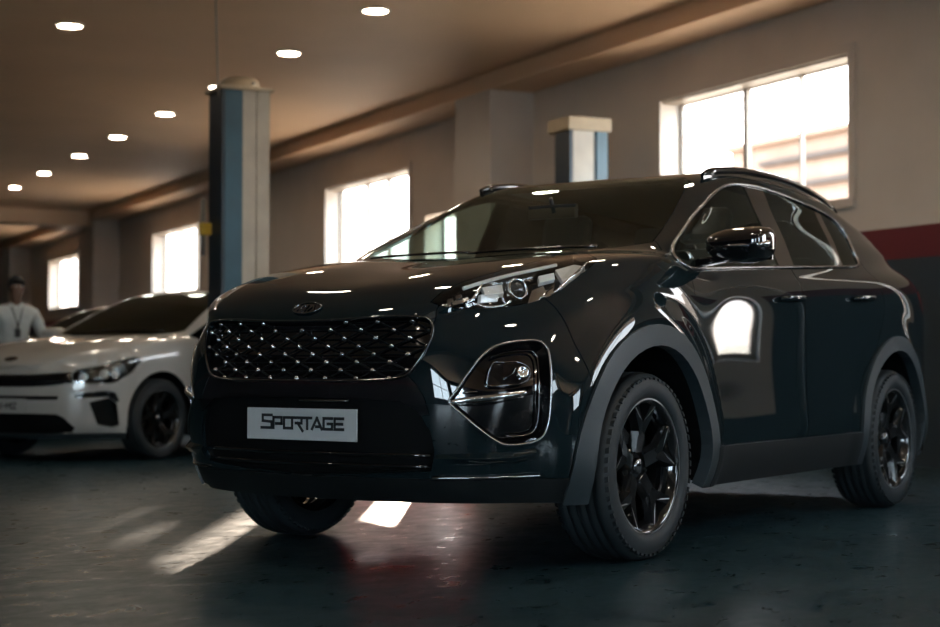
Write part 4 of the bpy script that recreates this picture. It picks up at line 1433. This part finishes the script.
mb = MB(); mb.tube([(-.78, 0, 1.47), (-.80, 0, 1.43)], .01, 6); mb.box((-.80, 0, 1.41), (.03, .24, .06)); mb.build('interior_mirror', M['seat'], suv)
mb = MB()   # headliner
mb.add([(-1.2, -.5, 1.555), (-1.2, .5, 1.555), (-2.9, .5, 1.50), (-2.9, -.5, 1.50)], [(0, 1, 2, 3)]); mb.build('headliner', M['seat'], suv)

# ------------------------------------------------------------------ white hatchback parked behind
HC_A = math.radians(4.0)
d_ = ray(163, 459.5); Pw = CAM + d_ * (-CAM.z / d_.z)
Rm = Matrix.Rotation(HC_A, 4, 'Z')
HLOC = Pw - Rm.to_3x3() @ V((0, .86, 0))
def hatch_off(c):
    if c <= 2: return [.07, .03, .01, 0, 0, .005, .01, 0]
    if c <= 4: return [.08, .035, .015, .005, 0, .005, .01, 0]
    if c >= 17: return [.08, .03, .0, 0, 0, .01, .02, 0]
    return [.04, .008, .010, .010, .004, 0, 0, 0]
HATCH = dict(
    zb=.17, M=Matrix.Translation(HLOC) @ Rm,
    plan=[(.82, 0), (.80, .27), (.745, .48), (.655, .64), (.535, .76), (.40, .83), (.22, .855), (0, .862), (-.3, .86), (-.6, .852), (-1, .850), (-1.45, .850), (-1.9, .852),
          (-2.25, .860), (-2.58, .864), (-2.85, .85), (-3.05, .80), (-3.18, .68), (-3.25, .38), (-3.27, 0)],
    top=[(.775, 0, .735), (.755, .27, .738), (.68, .47, .765), (.55, .575, .815), (.38, .64, .858), (.20, .685, .893), (.02, .71, .918), (-.18, .722, .938), (-.42, .735, .955),
         (-.75, .775, .93), (-1.1, .782, .94), (-1.5, .782, .955), (-1.9, .775, .975), (-2.25, .76, .99), (-2.58, .735, 1.005), (-2.85, .70, 1.01), (-3.02, .64, 1.01),
         (-3.12, .53, 1.005), (-3.18, .3, 1.0), (-3.20, 0, 1.0)],
    off=hatch_off, fr=lambda c: FR if c > 3 else [0, .12, .28, .46, .64, .80, .92, 1],
    k4=lambda c: .03, k5=lambda c: .10, k6=lambda c: .42,
    hood={1: ((.64, 0, .805), (.63, .31, .812)), 2: ((.46, 0, .855), (.45, .34, .864)), 3: ((.28, 0, .893), (.27, .36, .903)), 4: ((.08, 0, .922), (.07, .38, .932)),
          5: ((-.10, 0, .943), (-.12, .385, .952)), 6: ((-.32, 0, .958), (-.35, .39, .960))},
    roof={1: ((-.72, 0, 1.165), (-.74, .37, 1.158), (-.80, .655, 1.150)), 2: ((-1.20, 0, 1.335), (-1.19, .33, 1.328), (-1.16, .565, 1.300)),
          3: ((-1.55, 0, 1.375), (-1.53, .34, 1.368), (-1.50, .58, 1.335)), 4: ((-1.95, 0, 1.385), (-1.94, .34, 1.378), (-1.92, .58, 1.34)),
          5: ((-2.3, 0, 1.375), (-2.28, .33, 1.368), (-2.26, .565, 1.325)), 6: ((-2.6, 0, 1.35), (-2.58, .32, 1.343), (-2.56, .54, 1.295)),
          7: ((-2.85, 0, 1.34), (-2.83, .31, 1.33), (-2.80, .52, 1.28)), 8: ((-3.04, 0, 1.19), (-3.02, .31, 1.18), (-2.98, .53, 1.16))},
    bulge=.018)
H = Body(HATCH, 3)
hc = empty('hatchback', HLOC, HC_A)
tag(hc, 'white hatchback parked at left behind the dark SUV', 'car')
H.cut(circle_xz(0, .31, .365, 40), YD, 7, extra=lambda c: c.y > .5)
H.cut(circle_xz(-2.58, .31, .365, 40), YD, 7, extra=lambda c: c.y > .5)
hray = H.Mi.to_3x3() @ ray(60, 390)
hl = H.pxs([(72.5, 373.5), (77, 369.7), (96, 366.8), (116, 361.3), (134, 357.2), (141.7, 357.9), (140.6, 362.4), (131.7, 372.4), (116, 382.5), (98, 384.2), (78, 383.6), (72.5, 380)])
XD = (-1, 0, 0)
def front_poly(P, y0=-.02):
    Q = [(1, p.y, p.z) for p in P]
    return Q
H.cut(hl, hray, 1)
hfog = H.pxs([(89.3, 402.5), (109, 398), (117, 404), (119.4, 425), (112, 427.5), (98, 425)])
H.cut(hfog, hray, 2)
hbar = H.pxs([(74.8, 395.6), (80, 393), (107, 390.8), (115, 393), (119, 401), (116, 402), (108, 396), (76, 397.6)])
H.cut(hbar, hray, 23)
hg = H.pxs([(29, 375), (71, 372.3), (72.5, 382.5), (50, 385.5), (29, 386.5)])
g0, g1 = hg[0], hg[-1]
H.cut([(1, -.02, g0.z)] + [(1, p.y, p.z) for p in hg] + [(1, -.02, g1.z)], XD, 3)
hs = H.pxs([(45, 396.3), (58, 396.5), (57, 399.5), (45, 399.7)])
H.cut([(1, -.02, hs[0].z)] + [(1, p.y, p.z) for p in hs] + [(1, -.02, hs[-1].z)], XD, 24)
hi = H.pxs([(40, 414), (56, 414.4), (63.6, 418), (74.8, 428), (71.4, 433), (53.6, 434.5), (40, 434.5)])
H.cut([(1, -.02, hi[0].z)] + [(1, p.y, p.z) for p in hi] + [(1, -.02, hi[-1].z)], XD, 4)
hdlo = [(-.44, 1, .955), (-.56, 1, .915), (-.8, 1, .912), (-1.5, 1, .945), (-2.2, 1, .975), (-2.52, 1, 1.01), (-2.55, 1, 1.05), (-2.45, 1, 1.18), (-2.3, 1, 1.26), (-2.0, 1, 1.28), (-1.6, 1, 1.295), (-1.35, 1, 1.29), (-1.18, 1, 1.265), (-.95, 1, 1.20), (-.7, 1, 1.07)]
HS = lambda c: c.z > .85 and c.y > .4
H.cut(clip(hdlo, -1.28, 0), YD, 9, extra=HS); H.cut(clip(hdlo, -3, -1.38), YD, 10, extra=HS); H.cut(hdlo, YD, 12, extra=HS)
H.cut([(-.315, -.02, .955), (-.35, .40, .96), (-.42, .60, .962), (-.48, .665, .98), (-.80, .595, 1.165), (-1.10, .515, 1.285), (-1.18, .42, 1.318), (-1.205, .2, 1.33), (-1.21, -.02, 1.334)], WD, 13, extra=lambda c: c.z > .92 and c.x < -.2)
tp = HATCH['top']
H.cut([(.795, -.02, 1), (.775, .27, 1), (.70, .465, 1)] + [(p[0], p[1] - .004, 1) for p in tp[3:9]] + [(-.35, .40, 1), (-.315, -.02, 1)], (0, 0, -1), 17, extra=lambda c: c.z > .70)
H.cut([(-.45, 1, .94), (-.44, 1, .75), (-.50, 1, .27), (-1.40, 1, .27), (-1.38, 1, .98)], YD, 15, extra=lambda c: c.z < .97 and c.y > .5)
H.cut([(-1.40, 1, .27), (-1.38, 1, .98), (-2.35, 1, 1.02), (-2.3, 1, .75), (-2.1, 1, .5), (-2.1, 1, .27)], YD, 16, extra=lambda c: c.z < .99 and c.y > .5)
H.cut([(0, -.02, 1.04), (0, .48, 1.04), (0, .42, 1.28), (0, -.02, 1.30)], (1, 0, 0), 18, extra=lambda c: c.x < -2.8)
split(H, (0, 0, .215), (0, 0, 1), (0,), lambda c: c.z < .215, 5)
split(H, (.30, 0, 0), (1, 0, 0), (0,), lambda c: c.x > .30 and c.z < .9, 20, lambda c: 0 < c.x < 1)
HW = M['white']
H.part('hood', 17, HW, hc); H.part('front_bumper', 20, HW, hc); H.part('body_shell', 0, HW, hc); H.part('lower_trim', 5, M['plastic'], hc)
H.part('windshield', 13, M['privacy'], hc, flange=.004); H.part('rear_window', 18, M['privacy'], hc, flange=.004)
H.part('grille', 3, M['gloss_black'], hc, gap=-.003, flange=-.02, push=-.015); H.part('upper_slot', 24, M['dark'], hc, gap=-.002, flange=-.02, push=-.015); H.part('lower_intake', 4, M['dark'], hc, gap=-.003, flange=-.03, push=-.03)
HH = []
for sd in (1, -1):
    H.part('front_door', 15, HW, hc, sd); H.part('rear_door', 16, HW, hc, sd)
    H.part('front_side_window', 9, M['privacy'], hc, sd, gap=.001, flange=.004); H.part('rear_side_window', 10, M['privacy'], hc, sd, gap=.001, flange=.004)
    H.part('window_pillars', 12, M['gloss_black'], hc, sd, gap=0, flange=.01)
    H.part('fog_lamp_housing', 2, M['gloss_black'], hc, sd, gap=-.003, flange=-.03, push=-.03)
    H.part('bumper_vent', 23, M['gloss_black'], hc, sd, gap=-.002, flange=-.02, push=-.015)
    L = H.part('headlight', 1, M['lens'], hc, sd, gap=.001, flange=.006); HH.append(L)
    H.part('lamp_housing', 1, M['gloss_black'], L, sd, gap=-.010, flange=-.04, push=-.045)
    mirror(sd, hc, (-.66, .955, .985), (.07, .10, .06), HW, None)
for (x, y, r) in ((83, 377, .035), (104.5, 374, .040), (116.5, 374, .034)):
    F = frame_at(x, y, -.022, H)
    for m1, prof, nm in ((M['reflector'], [(r, -.02), (r * 1.02, .004), (r * .88, .008), (r * .78, -.006)], 'projector_ring'), (M['white_plastic'], [(r * .76, -.012), (r * .6, .0), (r * .3, .008), (0, .01)], 'projector_lens')):
        mb = MB(); mb.lathe(prof, 24, 'Z', F); o = mb.build(nm, m1, HH[0]); mirror_copy(o, HH[1])
pts = [H.px(*q) for q in ((84, 383), (94, 383.5), (104, 383))]
mb = MB(); mb.tube([q - H.nrm(q) * .012 for q in pts], .008, 8); o = mb.build('light_strip', M['reflector'], HH[0]); mirror_copy(o, HH[1])
for sd in (1, -1):
    for wx in (0, -2.58):
        make_wheel('wheel', .31, .215, .19, hc, (wx, .755 * sd, .31), sd, M['silver'])
        mb = MB(); n = 20; pts = [(wx + .375 * math.cos(PI * k / n * 1.24 - .38), .31 + .375 * math.sin(PI * k / n * 1.24 - .38)) for k in range(n + 1)]
        for k in range(n):
            a, b = pts[k], pts[k + 1]
            mb.add([(a[0], .5 * sd, a[1]), (b[0], .5 * sd, b[1]), (b[0], .83 * sd, b[1]), (a[0], .83 * sd, a[1])], [(0, 1, 2, 3)], True)
        mb.add([(p[0], .5 * sd, p[1]) for p in pts], [list(range(len(pts)))]); mb.build('wheel_well', M['dark'], hc, fix=False)
mb = MB(); mb.box((-1.29, 0, .42), (.9 * 2, 1.5, .42)); mb.box((.05, 0, .45), (.9, .94, .40)); mb.box((-1.3, 0, .25), (3.6, 1.0, .12)); mb.box((-.6, 0, .80), (.35, 1.3, .2)); mb.build('underbody', M['dark'], hc)
emblem(H, hc, .765, .060, .030, M['dchrome'], M['gloss_black'])
for y0, y1 in ((.50, -.10), (-.10, -.58)):
    pts = []
    for t in range(7):
        q = H.on((-.48, lerp(y0, y1, t / 6), .9), (.55, 0, .83)); pts.append(q + H.nrm(q) * .012)
    mb = MB(); mb.tube(pts, .006, 6); mb.build('wiper', M['gloss_black'], hc)
# name plate of the hatchback, dark lettering on white
q = H.px(20, 406)
npz = q.z
xx = H.on((0, 0, npz), (1, 0, 0)).x + .012
HP = empty('name_plate', (xx, 0, 0)); HP.parent = hc
mb = MB(); mb.box((0, 0, npz), (.006, .52, .11)); mb.build('plate_board', HW, HP)
TZ = [('T', [[(-.05, 1), (.85, 1)], [(.4, 1), (.4, 0)]]), ('I', [[(.2, 0), (.2, 1)]]), ('Z', [[(0, 1), (.8, 1), (0, 0), (.8, 0)]]), ('O', [[(0, 0), (0, 1), (.8, 1), (.8, 0), (0, 0)]]), (' ', []),
      ('H', [[(0, 0), (0, 1)], [(.8, 0), (.8, 1)], [(0, .5), (.8, .5)]]), ('M', [[(0, 0), (0, 1), (.45, .4), (.9, 1), (.9, 0)]]), ('-', [[(.1, .5), (.6, .5)]])]
mb = MB(); x = 0; seq = 'TIZO HI-MIZ'
dd = dict(TZ)
for ch in seq:
    strokes(mb, [[(u + x - 5.6, v - .5) for u, v in pl] for pl in dd[ch]], (.0032, 0, npz), (0, 1, 0), (0, 0, 1), (1, 0, 0), .040, .24, .0008); x += {'I': .55, ' ': .6, '-': .85}.get(ch, 1.15)
mb.build('plate_lettering', M['ink'], HP)

# ------------------------------------------------------------------ grey car of the same build behind it
def copy_tree(o, parent=None, swap=None):
    c = o.copy(); col.objects.link(c); c.parent = parent
    if swap and c.data and c.data.materials and c.data.materials[0] == swap[0]:
        c.data = c.data.copy(); c.data.materials[0] = swap[1]
    for ch in list(o.children): copy_tree(ch, c, swap)
    return c
gc = copy_tree(hc, None, (HW, M['grey_paint']))
gc.name = 'hatchback'
gc['label'] = 'dark grey car mostly hidden behind the white hatchback and the standing person'
d_ = ray(20, 440); 
gpos = CAM + ray(44, 354) * 16.6; gpos.z = 0
gc.location = gpos - V((0, 0, 0)); gc.rotation_euler = (0, 0, math.radians(6))

# ------------------------------------------------------------------ person
pd = ray(13, 364); pd.z = 0; pd.normalize()
ppos = V((CAM.x, CAM.y, 0)) + pd * 15.6
face = math.atan2(-pd.y, -pd.x) + .25
pe = empty('person', ppos, face); pe.scale = (.91, .91, .91)
tag(pe, 'person in a pale open-collared shirt with lanyard standing behind the white hatchback', 'person')
# local frame: +x faces the camera, +y is the person's left (picture right)
J = [(0, 0, .93, .13, .16), (.0, 0, 1.07, .11, .145), (.03, 0, 1.22, .115, .16), (.05, 0, 1.34, .10, .165), (.07, 0, 1.42, .055, .07), (.10, 0, 1.475, .05, .052),
     (.13, 0, 1.56, .078, .072), (.135, 0, 1.64, .070, .066)]
E_ = [(0, 1), (1, 2), (2, 3), (3, 4), (4, 5), (5, 6), (6, 7)]
def add(p, parent):
    J.append(p); E_.append((parent, len(J) - 1)); return len(J) - 1
for sg in (1, -1):
    a = add((.05, .17 * sg, 1.355, .062, .062), 3)
    b = add((.01, .26 * sg, 1.20, .048, .048), a); c = add((.0, .305 * sg, 1.08, .042, .042), b)
    d = add((.10, .30 * sg, .97, .034, .034), c); e = add((.20, .25 * sg, .88, .026, .024), d); f = add((.245, .235 * sg, .845, .034, .018), e)
    for k in range(4):
        g = add((.285 + .004 * k, (.262 - .020 * k) * sg, .825, .010, .010), f); g2 = add((.325 - .004 * abs(k - 1.5), (.266 - .022 * k) * sg, .800, .009, .009), g)
        add((.345 - .006 * abs(k - 1.2), (.266 - .022 * k) * sg, .775, .008, .008), g2)
    t1 = add((.245, (.19) * sg, .850, .011, .011), e); add((.280, .170 * sg, .830, .009, .009), t1)
    l = add((.0, .10 * sg, .86, .095, .10), 0); k_ = add((.02, .115 * sg, .50, .058, .058), l); cf = add((.0, .12 * sg, .36, .055, .055), k_); an = add((-.02, .12 * sg, .09, .036, .036), cf)
    ft = add((.05, .13 * sg, .045, .040, .030), an); add((.14, .14 * sg, .03, .035, .022), ft)
skin_mesh('body', J, E_, M['skin'], pe)
sh = [(0, 0, .95, .150, .178), (.0, 0, 1.07, .130, .165), (.03, 0, 1.22, .135, .178), (.05, 0, 1.345, .115, .18), (.065, 0, 1.405, .07, .085)]
se = [(0, 1), (1, 2), (2, 3), (3, 4)]
def sadd(p, parent): sh.append(p); se.append((parent, len(sh) - 1)); return len(sh) - 1
for sg in (1, -1):
    a = sadd((.05, .175 * sg, 1.36, .078, .078), 3); b = sadd((.01, .265 * sg, 1.20, .064, .064), a); c = sadd((.0, .310 * sg, 1.08, .058, .058), b); sadd((.11, .30 * sg, .965, .048, .048), c)
skin_mesh('shirt', sh, se, M['shirt'], pe)
tr = [(0, 0, .95, .145, .172)]; te = []
for sg in (1, -1):
    b0 = len(tr); tr.append((.0, .10 * sg, .85, .108, .112)); te.append((0, b0)); tr.append((.02, .115 * sg, .50, .078, .078)); te.append((b0, b0 + 1)); tr.append((-.01, .12 * sg, .10, .066, .066)); te.append((b0 + 1, b0 + 2))
skin_mesh('trousers', tr, te, M['trouser'], pe)
for sg in (1, -1):
    mb = MB(); mb.box((.055, .132 * sg, .04), (.28, .10, .08)); mb.build('shoe', M['shoe'], pe, bevel=.03)
def blob(name, c, r, m, n=14, cut=None):
    mb = MB(); vs = []; fs = []
    for i in range(n + 1):
        for j in range(2 * n):
            th = PI * i / n; ph = PI * j / n
            vs.append(V(c) + V((r[0] * math.sin(th) * math.cos(ph), r[1] * math.sin(th) * math.sin(ph), r[2] * math.cos(th))))
    for i in range(n):
        for j in range(2 * n):
            q = [i * 2 * n + j, i * 2 * n + (j + 1) % (2 * n), (i + 1) * 2 * n + (j + 1) % (2 * n), (i + 1) * 2 * n + j]
            cc = sum((vs[k] for k in q), V()) / 4 - V(c)
            if cut and cut(cc): continue
            fs.append(q)
    mb.add(vs, fs, True); return mb.build(name, m, pe)
blob('hair', (.118, 0, 1.615), (.098, .088, .108), M['hair'], cut=lambda c: c.x > .045 and c.z < .045 or c.z < -.075)
for sg in (1, -1):
    blob('eye', (.203, .031 * sg, 1.600), (.010, .013, .009), M['white_plastic'], 8); blob('pupil', (.212, .031 * sg, 1.600), (.003, .006, .006), M['dark'], 6)
    blob('ear', (.125, .078 * sg, 1.585), (.018, .010, .030), M['skin'], 8)
    mb = MB(); mb.tube([(.205, .014 * sg, 1.622), (.210, .030 * sg, 1.627), (.200, .048 * sg, 1.620)], .004, 6); mb.build('eyebrow', M['hair'], pe)
    mb = MB(); mb.hexa([(.135, .015 * sg, 1.36), (.165, .02 * sg, 1.35), (.13, .075 * sg, 1.40), (.10, .07 * sg, 1.40), (.125, .02 * sg, 1.42), (.145, .03 * sg, 1.415), (.11, .075 * sg, 1.445), (.085, .07 * sg, 1.445)]); mb.build('collar', M['shirt'], pe, bevel=.004)
mb = MB(); mb.hexa([(.205, -.014, 1.563), (.205, .014, 1.563), (.228, .010, 1.560), (.228, -.010, 1.560), (.203, -.006, 1.605), (.203, .006, 1.605), (.210, .004, 1.605), (.210, -.004, 1.605)]); mb.build('nose', M['skin'], pe, bevel=.005)
mb = MB(); mb.tube([(.198, -.024, 1.534), (.208, 0, 1.537), (.198, .024, 1.534)], .005, 8); mb.build('mouth', M['tail'] if False else M['skin'], pe)
mb = MB(); mb.tube(catmull([(.10, .07, 1.43), (.165, .045, 1.34), (.185, .01, 1.22), (.165, 0, 1.16), (.185, -.01, 1.22), (.165, -.045, 1.34), (.10, -.07, 1.43)], 4), .006, 6); mb.box((.172, 0, 1.12), (.008, .06, .09)); mb.build('lanyard', M['ink'], pe)
